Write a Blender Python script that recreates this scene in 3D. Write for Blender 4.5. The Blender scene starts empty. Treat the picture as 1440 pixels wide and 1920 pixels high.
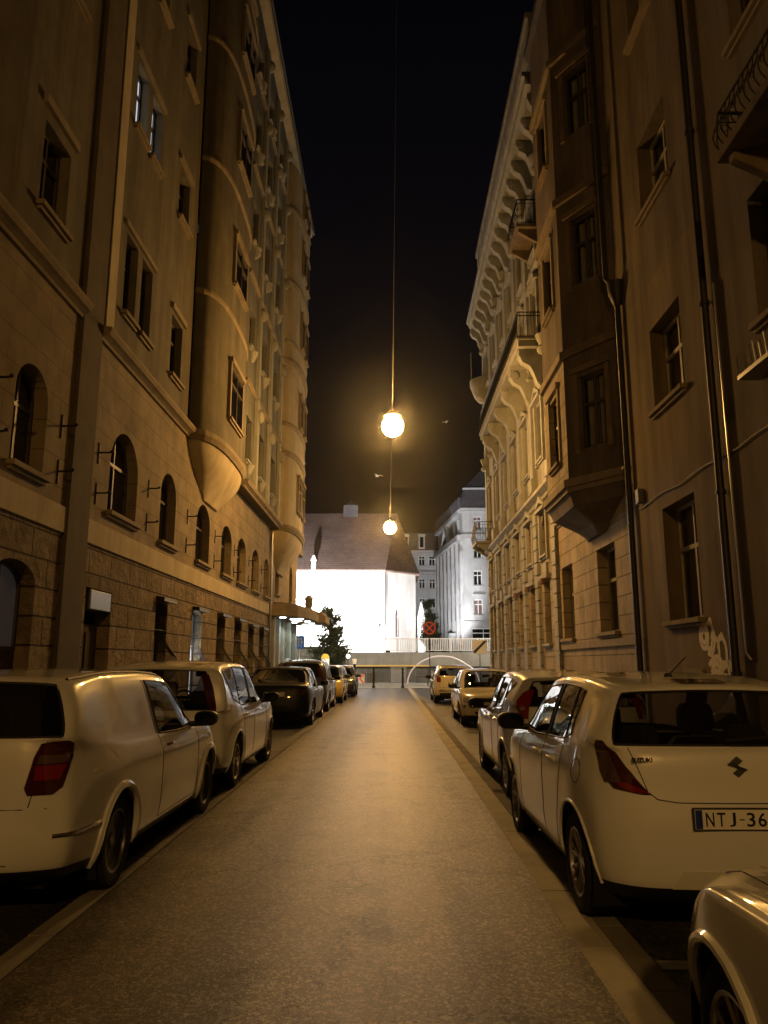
import bpy, math, random
from mathutils import Vector, Matrix
from mathutils.bvhtree import BVHTree
random.seed(7)
SC = bpy.context.scene
COL = SC.collection
PI = math.pi
# ------------------------------------------------------------------ camera
H = 1.56
PITCH = math.atan(283/1440); YAW = 13/1467
cd = bpy.data.cameras.new("camera"); cam = bpy.data.objects.new("camera", cd); COL.objects.link(cam)
cam.location = (0, 0, H)
cam.rotation_euler = (PI/2 + PITCH, 0, YAW)
cd.sensor_fit = 'VERTICAL'; cd.sensor_height = 24.0; cd.lens = 24.0*1440/1920
cd.clip_start = .05; cd.clip_end = 1500
SC.camera = cam
# ------------------------------------------------------------------ world (night sky over a lit town)
W = bpy.data.worlds.new("World"); SC.world = W; W.use_nodes = True
nt = W.node_tree; nt.nodes.clear()
out = nt.nodes.new('ShaderNodeOutputWorld'); bg = nt.nodes.new('ShaderNodeBackground')
tc = nt.nodes.new('ShaderNodeTexCoord'); sep = nt.nodes.new('ShaderNodeSeparateXYZ'); cr = nt.nodes.new('ShaderNodeValToRGB')
nt.links.new(tc.outputs['Generated'], sep.inputs[0]); nt.links.new(sep.outputs['Z'], cr.inputs[0])
e = cr.color_ramp.elements
e[0].position = 0.0; e[0].color = (.0045, .0036, .0034, 1)
e[1].position = 0.75; e[1].color = (.0006, .0006, .0016, 1)
x = cr.color_ramp.elements.new(.22); x.color = (.003, .0026, .0028, 1)
x = cr.color_ramp.elements.new(.45); x.color = (.0026, .0023, .0032, 1)
nt.links.new(cr.outputs[0], bg.inputs[0]); bg.inputs[1].default_value = 1.0
nt.links.new(bg.outputs[0], out.inputs[0])
SC.view_settings.view_transform = 'Standard'; SC.view_settings.look = 'None'
SC.view_settings.exposure = 0; SC.view_settings.gamma = 1
try:
    SC.cycles.use_denoising = True
    SC.cycles.max_bounces = 6; SC.cycles.diffuse_bounces = 3; SC.cycles.glossy_bounces = 3
    SC.cycles.transparent_max_bounces = 12; SC.cycles.volume_bounces = 0
    SC.cycles.sample_clamp_indirect = 4.0
except Exception: pass
AMBER = (1.0, .52, .135)
LAMP_P = 2700.0; FLOOD_P = 34000.0; HAZE = .0006

# ------------------------------------------------------------------ materials
def mat(name, col, rough=.8, metal=0, coat=0, spec=.5, emit=None, es=0):
    m = bpy.data.materials.new(name); m.use_nodes = True
    b = m.node_tree.nodes['Principled BSDF']
    b.inputs['Base Color'].default_value = (*col, 1); b.inputs['Roughness'].default_value = rough
    b.inputs['Metallic'].default_value = metal; b.inputs['Coat Weight'].default_value = coat
    b.inputs['Coat Roughness'].default_value = .04
    b.inputs['Specular IOR Level'].default_value = spec
    if emit:
        b.inputs['Emission Color'].default_value = (*emit, 1); b.inputs['Emission Strength'].default_value = es
    return m
def N(m, t, **k):
    n = m.node_tree.nodes.new(t)
    for a, v in k.items(): setattr(n, a, v)
    return n
def L(m, a, b): m.node_tree.links.new(a, b)
def bsdf(m): return m.node_tree.nodes['Principled BSDF']
def sc3(c, k): return tuple(v*k for v in c)
def noise_mat(name, c1, c2, scale=3.0, rough=.85, bump=.3, bscale=None, bdist=.02, stretch=(1, 1, 1), c3=None, detail=6, spec=.3, streak=0):
    """two-tone noise colour, finer bump"""
    m = mat(name, c1, rough, spec=spec); b = bsdf(m)
    t = N(m, 'ShaderNodeTexCoord'); mp = N(m, 'ShaderNodeMapping'); mp.inputs['Scale'].default_value = stretch
    L(m, t.outputs['Object'], mp.inputs[0])
    n = N(m, 'ShaderNodeTexNoise'); n.inputs['Scale'].default_value = scale; n.inputs['Detail'].default_value = detail; n.inputs['Roughness'].default_value = .62
    L(m, mp.outputs[0], n.inputs['Vector'])
    r = N(m, 'ShaderNodeValToRGB'); r.color_ramp.elements[0].position = .35; r.color_ramp.elements[1].position = .68
    r.color_ramp.elements[0].color = (*c1, 1); r.color_ramp.elements[1].color = (*c2, 1)
    L(m, n.outputs['Fac'], r.inputs[0])
    if streak:
        m2 = N(m, 'ShaderNodeMapping'); m2.inputs['Scale'].default_value = (1.1, 1.1, .1); L(m, t.outputs['Object'], m2.inputs[0])
        n4 = N(m, 'ShaderNodeTexNoise'); n4.inputs['Scale'].default_value = 1.6; n4.inputs['Detail'].default_value = 7; n4.inputs['Roughness'].default_value = .7; L(m, m2.outputs[0], n4.inputs['Vector'])
        r4 = N(m, 'ShaderNodeValToRGB'); r4.color_ramp.elements[0].position = .3; r4.color_ramp.elements[1].position = .7; k_ = 1-streak; r4.color_ramp.elements[0].color = (k_, k_*.97, k_*.92, 1); r4.color_ramp.elements[1].color = (1.08, 1.08, 1.08, 1)
        L(m, n4.outputs['Fac'], r4.inputs[0]); mx = N(m, 'ShaderNodeMix', data_type='RGBA', blend_type='MULTIPLY'); mx.inputs['Factor'].default_value = 1
        L(m, r.outputs[0], mx.inputs['A']); L(m, r4.outputs[0], mx.inputs['B']); L(m, mx.outputs['Result'], b.inputs['Base Color'])
    else: L(m, r.outputs[0], b.inputs['Base Color'])
    n2 = N(m, 'ShaderNodeTexNoise'); n2.inputs['Scale'].default_value = bscale or scale*8; n2.inputs['Detail'].default_value = 5
    L(m, t.outputs['Object'], n2.inputs['Vector'])
    bp = N(m, 'ShaderNodeBump'); bp.inputs['Strength'].default_value = bump; bp.inputs['Distance'].default_value = bdist
    L(m, n2.outputs['Fac'], bp.inputs['Height']); L(m, bp.outputs[0], b.inputs['Normal'])
    m['_n'] = 1
    return m
def block_mat(name, c1, c2, cm, bw, bh, mortar=.012, rough=.9, bump=.9, bdist=.04, nscale=9, nstr=.5, stain=1.1, plane='YZ'):
    """stone blocks laid in courses: brick texture on (Y,Z) with rough faces"""
    m = mat(name, c1, rough, spec=.25); b = bsdf(m)
    t = N(m, 'ShaderNodeTexCoord'); s = N(m, 'ShaderNodeSeparateXYZ'); c = N(m, 'ShaderNodeCombineXYZ')
    L(m, t.outputs['Object'], s.inputs[0])
    L(m, s.outputs['Y' if plane == 'YZ' else 'X'], c.inputs['X']); L(m, s.outputs['Z'], c.inputs['Y'])
    nz = N(m, 'ShaderNodeTexNoise'); nz.inputs['Scale'].default_value = nscale; nz.inputs['Detail'].default_value = 6; nz.inputs['Roughness'].default_value = .65
    L(m, t.outputs['Object'], nz.inputs['Vector'])
    # wobble the joints a little
    vm = N(m, 'ShaderNodeVectorMath', operation='SCALE'); vm.inputs['Scale'].default_value = .02
    L(m, nz.outputs['Color'], vm.inputs[0]); va = N(m, 'ShaderNodeVectorMath', operation='ADD')
    L(m, c.outputs[0], va.inputs[0]); L(m, vm.outputs[0], va.inputs[1])
    br = N(m, 'ShaderNodeTexBrick'); br.inputs['Scale'].default_value = 1
    br.inputs['Brick Width'].default_value = bw; br.inputs['Row Height'].default_value = bh
    br.inputs['Mortar Size'].default_value = mortar; br.inputs['Mortar Smooth'].default_value = .5
    br.inputs['Color1'].default_value = (*c1, 1); br.inputs['Color2'].default_value = (*c2, 1); br.inputs['Mortar'].default_value = (*cm, 1)
    L(m, va.outputs[0], br.inputs['Vector'])
    n1 = N(m, 'ShaderNodeTexNoise'); n1.inputs['Scale'].default_value = stain; n1.inputs['Detail'].default_value = 7; n1.inputs['Roughness'].default_value = .65
    L(m, t.outputs['Object'], n1.inputs['Vector'])
    r = N(m, 'ShaderNodeValToRGB'); r.color_ramp.elements[0].position = .3; r.color_ramp.elements[1].position = .66
    r.color_ramp.elements[0].color = (.55, .53, .5, 1); r.color_ramp.elements[1].color = (1.1, 1.08, 1.05, 1)
    L(m, n1.outputs['Fac'], r.inputs[0])
    mx = N(m, 'ShaderNodeMix', data_type='RGBA', blend_type='MULTIPLY'); mx.inputs['Factor'].default_value = 1
    L(m, br.outputs['Color'], mx.inputs['A']); L(m, r.outputs[0], mx.inputs['B']); L(m, mx.outputs['Result'], b.inputs['Base Color'])
    inv = N(m, 'ShaderNodeMath', operation='SUBTRACT'); inv.inputs[0].default_value = 1
    L(m, br.outputs['Fac'], inv.inputs[1])
    ad = N(m, 'ShaderNodeMath', operation='MULTIPLY_ADD'); ad.inputs[1].default_value = nstr
    L(m, nz.outputs['Fac'], ad.inputs[0]); L(m, inv.outputs[0], ad.inputs[2])
    bp = N(m, 'ShaderNodeBump'); bp.inputs['Strength'].default_value = bump; bp.inputs['Distance'].default_value = bdist
    L(m, ad.outputs[0], bp.inputs['Height']); L(m, bp.outputs[0], b.inputs['Normal'])
    return m
def glass_mat(name, tint=.25, gloss=.0, col=(1, 1, 1)):
    m = bpy.data.materials.new(name); m.use_nodes = True; n = m.node_tree; n.nodes.clear()
    o = N(m, 'ShaderNodeOutputMaterial'); tr = N(m, 'ShaderNodeBsdfTransparent'); gl = N(m, 'ShaderNodeBsdfGlossy')
    tr.inputs[0].default_value = (tint*col[0], tint*col[1], tint*col[2], 1); gl.inputs['Roughness'].default_value = .02
    mx = N(m, 'ShaderNodeMixShader'); lw = N(m, 'ShaderNodeLayerWeight'); lw.inputs[0].default_value = .5
    pw = N(m, 'ShaderNodeMath', operation='POWER'); pw.inputs[1].default_value = 5; L(m, lw.outputs['Facing'], pw.inputs[0])
    ab = N(m, 'ShaderNodeMath', operation='MULTIPLY_ADD'); ab.inputs[1].default_value = .95; ab.inputs[2].default_value = .04+gloss; ab.use_clamp = True
    L(m, pw.outputs[0], ab.inputs[0]); L(m, ab.outputs[0], mx.inputs[0]); L(m, tr.outputs[0], mx.inputs[1]); L(m, gl.outputs[0], mx.inputs[2])
    L(m, mx.outputs[0], o.inputs[0])
    return m
M = {}
def paint(name, col, rough=.3, metal=0.0, dirt=.12, cw=1.0):
    m = mat(name, col, rough, metal, coat=cw); b = bsdf(m); b.inputs['Coat Roughness'].default_value = .06
    t = N(m, 'ShaderNodeTexCoord'); n = N(m, 'ShaderNodeTexNoise'); n.inputs['Scale'].default_value = 2.2; n.inputs['Detail'].default_value = 8
    L(m, t.outputs['Object'], n.inputs['Vector'])
    r = N(m, 'ShaderNodeValToRGB'); r.color_ramp.elements[0].position = .3; r.color_ramp.elements[1].position = .7
    r.color_ramp.elements[0].color = tuple(c*(1-dirt) for c in col)+(1,); r.color_ramp.elements[1].color = (*col, 1)
    L(m, n.outputs['Fac'], r.inputs[0]); L(m, r.outputs[0], b.inputs['Base Color'])
    mr = N(m, 'ShaderNodeMapRange'); mr.inputs['To Min'].default_value = .01; mr.inputs['To Max'].default_value = .05
    L(m, n.outputs['Fac'], mr.inputs[0]); L(m, mr.outputs[0], b.inputs['Coat Roughness'])
    return m
M['white_paint'] = paint('white_paint', (.68, .70, .72), dirt=.05)
M['white_paint2'] = paint('white_paint_dusty', (.62, .63, .63), dirt=.1)
M['black_paint'] = paint('black_paint', (.0015, .0015, .002), .4, dirt=0, cw=.3)
bsdf(M['black_paint']).inputs['Specular IOR Level'].default_value = .25
M['dark_paint'] = paint('dark_grey_paint', (.03, .032, .036), .4, .3)
M['silver_paint'] = paint('silver_paint', (.60, .61, .63), .35, .35)
M['beige_paint'] = paint('beige_paint', (.60, .55, .44))
M['yellow_paint'] = paint('yellow_paint', (.62, .45, .06))
M['glass'] = glass_mat('car_glass', .62, .02)
M['glass_dark'] = mat('dark_glass', (.004, .004, .005), .04, spec=.6)
M['black'] = mat('black_plastic', (.008, .008, .008), .5)
M['under'] = mat('underbody_black', (.003, .003, .003), .95)
M['tyre'] = noise_mat('tyre_rubber', (.008, .008, .008), (.016, .016, .015), 20, .85, .2)
M['rim'] = mat('alloy_rim', (.45, .45, .46), .28, .9)
M['hub'] = mat('steel_rim', (.12, .12, .125), .4, .7)
M['seam'] = mat('panel_gap', (.004, .004, .004), .9)
M['seat'] = noise_mat('seat_fabric', (.012, .012, .013), (.02, .02, .02), 30, .9, .2)
M['chrome'] = mat('chrome', (.75, .75, .75), .12, 1)
M['red_lamp'] = mat('red_lens', (.16, .006, .006), .08, coat=1)
M['red_dark'] = mat('dark_red_lens', (.045, .006, .006), .08, coat=1)
M['smoke_lamp'] = mat('smoked_lens', (.17, .11, .09), .12, .6, coat=1)
M['clear_lamp'] = mat('headlamp_lens', (.45, .45, .45), .08, .6, coat=1)
M['plate'] = mat('plate_white', (.72, .72, .70), .4)
M['plate_blue'] = mat('plate_blue', (.01, .03, .22), .4)
M['ink'] = mat('plate_ink', (.006, .006, .008), .5)
M['iron'] = mat('wrought_iron', (.012, .011, .011), .6, .4)
M['pipe'] = mat('painted_downpipe', (.02, .017, .014), .55, .2)
M['pipe_zinc'] = mat('zinc_pipe', (.25, .25, .25), .35, .8)
M['asphalt'] = None

# ------------------------------------------------------------------ mesh helpers
class MB:
    def __init__(s): s.v = []; s.f = []; s.m = []; s.mi = 0
    def pts(s, ps):
        i = len(s.v); s.v += [tuple(p) for p in ps]; return list(range(i, i+len(ps)))
    def face(s, ps): s.f.append(s.pts(ps)); s.m.append(s.mi)
    def fi(s, idx): s.f.append(list(idx)); s.m.append(s.mi)
    def box(s, x0, x1, y0, y1, z0, z1):
        i = s.pts([(x0,y0,z0),(x1,y0,z0),(x1,y1,z0),(x0,y1,z0),(x0,y0,z1),(x1,y0,z1),(x1,y1,z1),(x0,y1,z1)])
        for q in ((0,3,2,1),(4,5,6,7),(0,1,5,4),(1,2,6,5),(2,3,7,6),(3,0,4,7)): s.fi([i[k] for k in q])
        return s
    def prism(s, poly, z0, z1):
        n = len(poly); a = s.pts([(p[0], p[1], z0) for p in poly]); b = s.pts([(p[0], p[1], z1) for p in poly])
        s.fi(a[::-1]); s.fi(b)
        for k in range(n): s.fi([a[k], a[(k+1)%n], b[(k+1)%n], b[k]])
        return s
    def loft(s, rings, caps=True, closed=True):
        ids = [s.pts(r) for r in rings]; n = len(ids[0])
        for a, b in zip(ids, ids[1:]):
            for k in range(n if closed else n-1): s.fi([a[k], a[(k+1)%n], b[(k+1)%n], b[k]])
        if caps: s.fi(ids[0][::-1]); s.fi(ids[-1])
        return s
    def tube(s, path, r, n=8, caps=True, rs=None):
        path = [Vector(p) for p in path]; rings = []
        up = Vector((0, 0, 1)); last = None
        for k, p in enumerate(path):
            t = (path[min(k+1, len(path)-1)]-path[max(k-1, 0)]).normalized()
            if last is None:
                a = t.cross(up)
                if a.length < .05: a = t.cross(Vector((1, 0, 0)))
            else: a = last - t*last.dot(t)
            a.normalize(); last = a; b = t.cross(a)
            rr = rs[k] if rs else r
            rings.append([p+(a*math.cos(2*PI*j/n)+b*math.sin(2*PI*j/n))*rr for j in range(n)])
        return s.loft(rings, caps)
    def lathe(s, prof, c=(0, 0, 0), axis='Z', n=24, caps=True):
        rings = []
        for r, h in prof:
            ring = []
            for j in range(n):
                a = 2*PI*j/n; u, w = r*math.cos(a), r*math.sin(a)
                p = {'Z': (u, w, h), 'X': (h, u, w), 'Y': (w, h, u)}[axis]
                ring.append((c[0]+p[0], c[1]+p[1], c[2]+p[2]))
            rings.append(ring)
        return s.loft(rings, caps)
    def sphere(s, c, r, n=16, k=10, sz=1):
        return s.lathe([(max(r*math.sin(PI*j/k), 1e-4), -r*sz*math.cos(PI*j/k)) for j in range(k+1)], c, 'Z', n)
    def clusters(s):
        n = len(s.v); par = list(range(n))
        def fd(a):
            while par[a] != a: par[a] = par[par[a]]; a = par[a]
            return a
        for f in s.f:
            for a in f[1:]: par[fd(a)] = fd(f[0])
        isl = {}
        for k, f in enumerate(s.f): isl.setdefault(fd(f[0]), []).append(k)
        bb = []
        for fs in isl.values():
            P = [s.v[a] for k in fs for a in s.f[k]]; bb.append([[min(p[c] for p in P)-.012 for c in range(3)], [max(p[c] for p in P)+.012 for c in range(3)], fs])
        ch = True
        while ch:
            ch = False; out_ = []
            for b_ in bb:
                for o in out_:
                    if all(b_[0][c] <= o[1][c] and o[0][c] <= b_[1][c] for c in range(3)):
                        o[0] = [min(x, y) for x, y in zip(o[0], b_[0])]; o[1] = [max(x, y) for x, y in zip(o[1], b_[1])]; o[2] = o[2]+b_[2]; ch = True; break
                else: out_.append(b_)
            bb = out_
        return [b_[2] for b_ in bb]
    def build_split(s, name, mats, parent=None, **k):
        """one object per separate piece"""
        for fs in s.clusters():
            m = MB(); mp = {}
            for q in fs:
                m.f.append([mp.setdefault(a, len(mp)) for a in s.f[q]]); m.m.append(s.m[q])
            m.v = [s.v[a] for a in mp]; o = m.build(name, mats, parent, **k)
        return o
    def build(s, name, mats, parent=None, smooth=False, world=True, bevel=0):
        me = bpy.data.meshes.new(name)
        vs = s.v
        if parent is not None and world:
            o = Vector((0, 0, 0)); q = parent
            while q is not None: o += q.location; q = q.parent
            vs = [(v[0]-o.x, v[1]-o.y, v[2]-o.z) for v in vs]
        me.from_pydata(vs, [], s.f)
        for m in (mats if isinstance(mats, (list, tuple)) else [mats]): me.materials.append(m)
        for p, mi in zip(me.polygons, s.m): p.material_index = mi; p.use_smooth = smooth
        me.validate(); me.update()
        ob = bpy.data.objects.new(name, me); COL.objects.link(ob)
        if parent is not None: ob.parent = parent
        if smooth:
            try: me.set_sharp_from_angle(angle=math.radians(38))
            except Exception: pass
        if bevel:
            b = ob.modifiers.new('bevel', 'BEVEL'); b.width = bevel; b.segments = 2; b.limit_method = 'ANGLE'
        return ob
def thing(name, label, cat, loc=(0, 0, 0), group=None, rz=0):
    o = bpy.data.objects.new(name, None); o.empty_display_size = .3; COL.objects.link(o); o.location = loc; o.rotation_euler = (0, 0, rz)
    return tag(o, label, cat, group)
def tag(o, label, cat, group=None):
    o['label'] = label; o['category'] = cat
    if group: o['group'] = group
    return o
def struct(o, label=None, kind='structure'):
    o['kind'] = kind
    if label: o['label'] = label
    return o
def copy_tree(o, parent=None):
    c = o.copy(); COL.objects.link(c); c.parent = parent
    for ch in list(o.children): copy_tree(ch, c)
    return c
def text_mesh(name, body, size, material, parent, Mx, extrude=.001, bold=0):
    cu = bpy.data.curves.new(name, 'FONT'); cu.body = body; cu.size = size; cu.extrude = extrude; cu.offset = bold
    cu.align_x = 'LEFT'; cu.align_y = 'BOTTOM_BASELINE'; cu.resolution_u = 3
    to = bpy.data.objects.new(name, cu); COL.objects.link(to)
    dg = bpy.context.evaluated_depsgraph_get(); me = bpy.data.meshes.new_from_object(to.evaluated_get(dg))
    bpy.data.objects.remove(to); bpy.data.curves.remove(cu)
    me.transform(Mx); me.materials.clear(); me.materials.append(material)
    for p in me.polygons: p.material_index = 0
    ob = bpy.data.objects.new(name, me); COL.objects.link(ob); ob.parent = parent
    return ob

def plate_text(body, h, x0, w_, material, parent, y, z, front):
    mb = MB(); adv = w_/len(body); xk = 0
    for ch in body:
        k = xk; xk += .62 if ch == '-' else 1
        if ch == ' ': continue
        cu = bpy.data.curves.new('t', 'FONT'); cu.body = ch; cu.size = 1; cu.extrude = 0; cu.offset = .012; cu.resolution_u = 3
        to = bpy.data.objects.new('t', cu); COL.objects.link(to); dg = bpy.context.evaluated_depsgraph_get(); me = bpy.data.meshes.new_from_object(to.evaluated_get(dg))
        xs = [v.co.x for v in me.vertices]; ys = [v.co.y for v in me.vertices]; a, b_, c, d = min(xs), max(xs), min(ys), max(ys)
        sc = adv*.74/(b_-a); cw = adv*.74
        if ch in 'J': cw = adv*.55; sc = cw/(b_-a)
        if ch == '-': cw = adv*.45; sc = cw/(b_-a)
        base = len(mb.v); sg = 1 if front else -1
        for v in me.vertices:
            px = (v.co.x-a)*sc+x0+adv*k+(adv*(.62 if ch == '-' else 1)-cw)/2; pz = (v.co.y-c)/(d-c)*h if ch != '-' else h*.45+(v.co.y-c)*sc*.5
            mb.v.append((px*(-sg) if front else px, y, z+pz))
        for p in me.polygons: mb.f.append([base+q for q in p.vertices]); mb.m.append(0)
        bpy.data.objects.remove(to); bpy.data.curves.remove(cu); bpy.data.meshes.remove(me)
    return mb.build('plate_lettering', material, parent, world=False)
# ------------------------------------------------------------------ facade tools
class Fr:
    """wall frame: u along the wall, d out of the wall, z up"""
    def __init__(s, o, u, n): s.o = Vector((o[0], o[1], 0)); s.u = Vector((u[0], u[1], 0)).normalized(); s.n = Vector((n[0], n[1], 0)).normalized()
    def p(s, u, z, d=0): return tuple(s.o+s.u*u+s.n*d+Vector((0, 0, z)))
def fbox(mb, fr, u0, u1, z0, z1, d0, d1):
    i = mb.pts([fr.p(u0,z0,d0),fr.p(u1,z0,d0),fr.p(u1,z0,d1),fr.p(u0,z0,d1),fr.p(u0,z1,d0),fr.p(u1,z1,d0),fr.p(u1,z1,d1),fr.p(u0,z1,d1)])
    for q in ((0,3,2,1),(4,5,6,7),(0,1,5,4),(1,2,6,5),(2,3,7,6),(3,0,4,7)): mb.fi([i[k] for k in q])
def arch_pts(o, n=12, inset=0):
    ua, ub, za, zb, rise = o; ua += inset; ub -= inset; zb -= inset; zs = zb-rise
    c = (ua+ub)/2; r = (ub-ua)/2
    return [(c-r*math.cos(PI*k/n), zs+rise*math.sin(PI*k/n)) for k in range(n+1)] if rise > 0 else [(ua, zb), (ub, zb)]
def wall(mb, fr, u0, u1, z0, z1, ops, depth=.25, d=0):
    """flat wall with real recessed openings (rect or arched)"""
    ops = [o for o in ops if o[0] < u1 and o[1] > u0 and o[2] < z1 and o[3] > z0]
    us = sorted({round(x, 4) for x in [u0, u1]+[o[0] for o in ops]+[o[1] for o in ops]})
    zs = sorted({round(x, 4) for x in [z0, z1]+[o[2] for o in ops]+[o[3] for o in ops]})
    us = [x for x in us if u0-1e-3 <= x <= u1+1e-3]; zs = [x for x in zs if z0-1e-3 <= x <= z1+1e-3]
    for a, b in zip(us, us[1:]):
        for c, e in zip(zs, zs[1:]):
            cu, cz = (a+b)/2, (c+e)/2
            if any(o[0] < cu < o[1] and o[2] < cz < o[3] for o in ops): continue
            mb.face([fr.p(a, c, d), fr.p(b, c, d), fr.p(b, e, d), fr.p(a, e, d)])
    for o in ops:
        ap = arch_pts(o)
        if o[4] > 0:
            for (p, q) in zip(ap, ap[1:]):
                mb.face([fr.p(p[0], p[1], d), fr.p(q[0], q[1], d), fr.p(q[0], o[3], d), fr.p(p[0], o[3], d)])
        loop = [(o[0], o[2])]+ap+[(o[1], o[2])]
        for p, q in zip(loop, loop[1:]+loop[:1]):
            mb.face([fr.p(p[0], p[1], d), fr.p(q[0], q[1], d), fr.p(q[0], q[1], d-depth), fr.p(p[0], p[1], d-depth)])
def window(fr, o, bld, depth=.22, d=0, frame_mat=None, pane_mat=None, sill=True, sill_mat=None, mull=1, transom=.68, bar=.035, curtain=False, name='window', fw=.06, label=None, lit=None):
    """frame (part) with pane, sill, curtain (sub-parts)"""
    ua, ub, za, zb, rise = o; mb = MB(); D = d-depth
    outer = [(ua, za)]+arch_pts(o)+[(ub, za)]; oi = (ua+fw, ub-fw, za+fw, zb-fw, max(rise-fw*.3, 0) if rise else 0)
    inner = [(ua+fw, za+fw)]+arch_pts(oi)+[(ub-fw, za+fw)]
    n = len(outer); d0, d1 = D, D+.07
    for k in range(n):
        a, b = outer[k], outer[(k+1) % n]; c, e = inner[k], inner[(k+1) % n]
        mb.face([fr.p(*a, d1), fr.p(*b, d1), fr.p(*e, d1), fr.p(*c, d1)])
        mb.face([fr.p(*c, d1), fr.p(*e, d1), fr.p(*e, d0), fr.p(*c, d0)])
    zt = za+(zb-za)*transom
    if transom < 1: fbox(mb, fr, ua+fw, ub-fw, zt-bar, zt+bar, D+.012, D+.066)
    for k in range(mull):
        uc = ua+(ub-ua)*(k+1)/(mull+1)
        topz = zb-fw-.002
        fbox(mb, fr, uc-bar, uc+bar, za+fw, zt-bar-.002 if transom < 1 else topz, D+.01, D+.064)
        if transom < 1: fbox(mb, fr, uc-bar*.7, uc+bar*.7, zt+bar+.002, topz, D+.01, D+.064)
    w = mb.build(name, frame_mat or M['frame_dark'], bld)
    if label: w['label'] = label
    pm = MB(); lp = [(ua+fw*.6, za+fw*.6)]+arch_pts((ua+fw*.6, ub-fw*.6, za, zb-fw*.6, max(rise-fw*.2, 0) if rise else 0))+[(ub-fw*.6, za+fw*.6)]
    a = pm.pts([fr.p(*p, D+.02) for p in lp]); b = pm.pts([fr.p(*p, D+.028) for p in lp])
    pm.fi(a[::-1]); pm.fi(b)
    for k in range(len(lp)): pm.fi([a[k], a[(k+1) % len(lp)], b[(k+1) % len(lp)], b[k]])
    pm.build('pane', pane_mat or M['pane'], w)
    if curtain:
        c = MB(); nn = 28
        for (x0, x1) in ((ua+.07, (ua+ub)/2-.02), ((ua+ub)/2+.03, ub-.07)):
            r0 = [fr.p(x0+(x1-x0)*k/nn, za+.05, D-.09+.02*math.sin(k*1.9)) for k in range(nn+1)]
            r1 = [fr.p(x0+(x1-x0)*k/nn, zb-.05, D-.09+.02*math.sin(k*1.9)) for k in range(nn+1)]
            c.loft([r0, r1], False, False)
        c.build('curtain', M['curtain'], w)
        bk = MB(); fbox(bk, fr, ua+.01, ub-.01, za+.01, zb-.01, D-.5, D-.49); bk.build('room_back', M['room'], w)
    if sill:
        s = MB(); fbox(s, fr, ua-.08, ub+.08, za-.09, za-.004, d-.02, d+.13); fbox(s, fr, ua-.04, ub+.04, za-.15, za-.094, d-.02, d+.07)
        s.build('sill', sill_mat or M['trim'], w, bevel=.008)
    return w
def strip_y(mb, x_wall, n, y0, y1, z, prof):
    """moulding along Y: prof = list of (out, dz); n=+1 faces +X"""
    a = [(x_wall+n*o_, y0, z+dz) for o_, dz in prof]; b = [(x_wall+n*o_, y1, z+dz) for o_, dz in prof]
    mb.loft([a, b], True, True)
CORN = [(-.02, 0), (.06, 0), (.08, .05), (.14, .09), (.2, .12), (.24, .2), (.24, .26), (-.02, .3)]
SMALL = [(-.02, 0), (.04, 0), (.06, .05), (.12, .08), (.12, .15), (-.02, .18)]
# ------------------------------------------------------------------ setting materials
M['stone_rough'] = block_mat('quarry_faced_blocks', (0.306, 0.246, 0.157), (0.221, 0.174, 0.106), (.07, .05, .03), 1.15, .46, .02, bump=1.0, bdist=.12, nscale=5, nstr=1.5, stain=2.2)
M['stone_mid'] = block_mat('scored_render_blocks', (0.256, 0.215, 0.146), (0.237, 0.194, 0.131), (.17, .135, .085), 1.25, .5, .010, bump=.7, bdist=.03, nscale=10, nstr=.35)
M['stone_rust'] = block_mat('rusticated_render', (0.34, 0.281, 0.196), (0.306, 0.255, 0.17), (.09, .07, .045), .82, .44, .013, bump=.9, bdist=.035, nscale=14, nstr=.2)
M['stucco'] = noise_mat('aged_beige_stucco', (0.124, 0.108, 0.0724), (0.17, 0.149, 0.104), 1.3, .92, .25, 22, .015, streak=.55)  # beige, tan, near and ornate stuccos darkened in place of fading lamplight
M['stucco_grey'] = noise_mat('aged_grey_stucco', (0.147, 0.142, 0.119), (0.203, 0.202, 0.171), 1.1, .92, .25, 22, .015, streak=.55)
M['stucco_pale'] = noise_mat('pale_band_render', (0.391, 0.336, 0.226), (0.469, 0.407, 0.282), 1.6, .9, .15, 30, .01, streak=.25)
M['stucco_brown'] = noise_mat('dark_brown_stucco', (0.109, 0.0855, 0.0599), (0.19, 0.15, 0.105), .9, .93, .3, 18, .02, stretch=(1, 1, .45), streak=.55)
M['stucco_tan'] = noise_mat('tan_stained_stucco', (0.135, 0.0977, 0.0583), (0.227, 0.175, 0.107), .8, .92, .3, 18, .015, stretch=(1, 1, .35), streak=.55)
M['stucco_near'] = noise_mat('cream_grey_stucco', (0.125, 0.1, 0.0738), (0.166, 0.136, 0.1), 1.0, .92, .2, 20, .012, stretch=(1, 1, .5), streak=.55)
M['stucco_ornate'] = noise_mat('ornate_render', (0.236, 0.23, 0.204), (0.295, 0.291, 0.262), 1.4, .9, .2, 24, .012, streak=.55)
M['trim'] = noise_mat('stone_trim', (0.21, 0.173, 0.115), (0.268, 0.223, 0.15), 3, .9, .2, 30, .01, streak=.25)
M['trim_dark'] = noise_mat('dark_stone_trim', (.12, .09, .06), (.2, .155, .1), 3, .9, .2, 30, .01)
M['trim_pale'] = noise_mat('pale_stone_trim', (0.274, 0.278, 0.258), (0.339, 0.346, 0.329), 3, .9, .2, 30, .01, streak=.25)
M['pilaster'] = noise_mat('brown_pilaster_render', (0.084, 0.0665, 0.042), (0.119, 0.0945, 0.0616), 1.6, .92, .3, 25, .012, streak=.25)
M['frame_dark'] = mat('dark_window_frame', (.05, .04, .03), .5)
M['frame_light'] = noise_mat('worn_pale_frame', (.30, .27, .21), (.38, .35, .28), 8, .6, .1)
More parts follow.
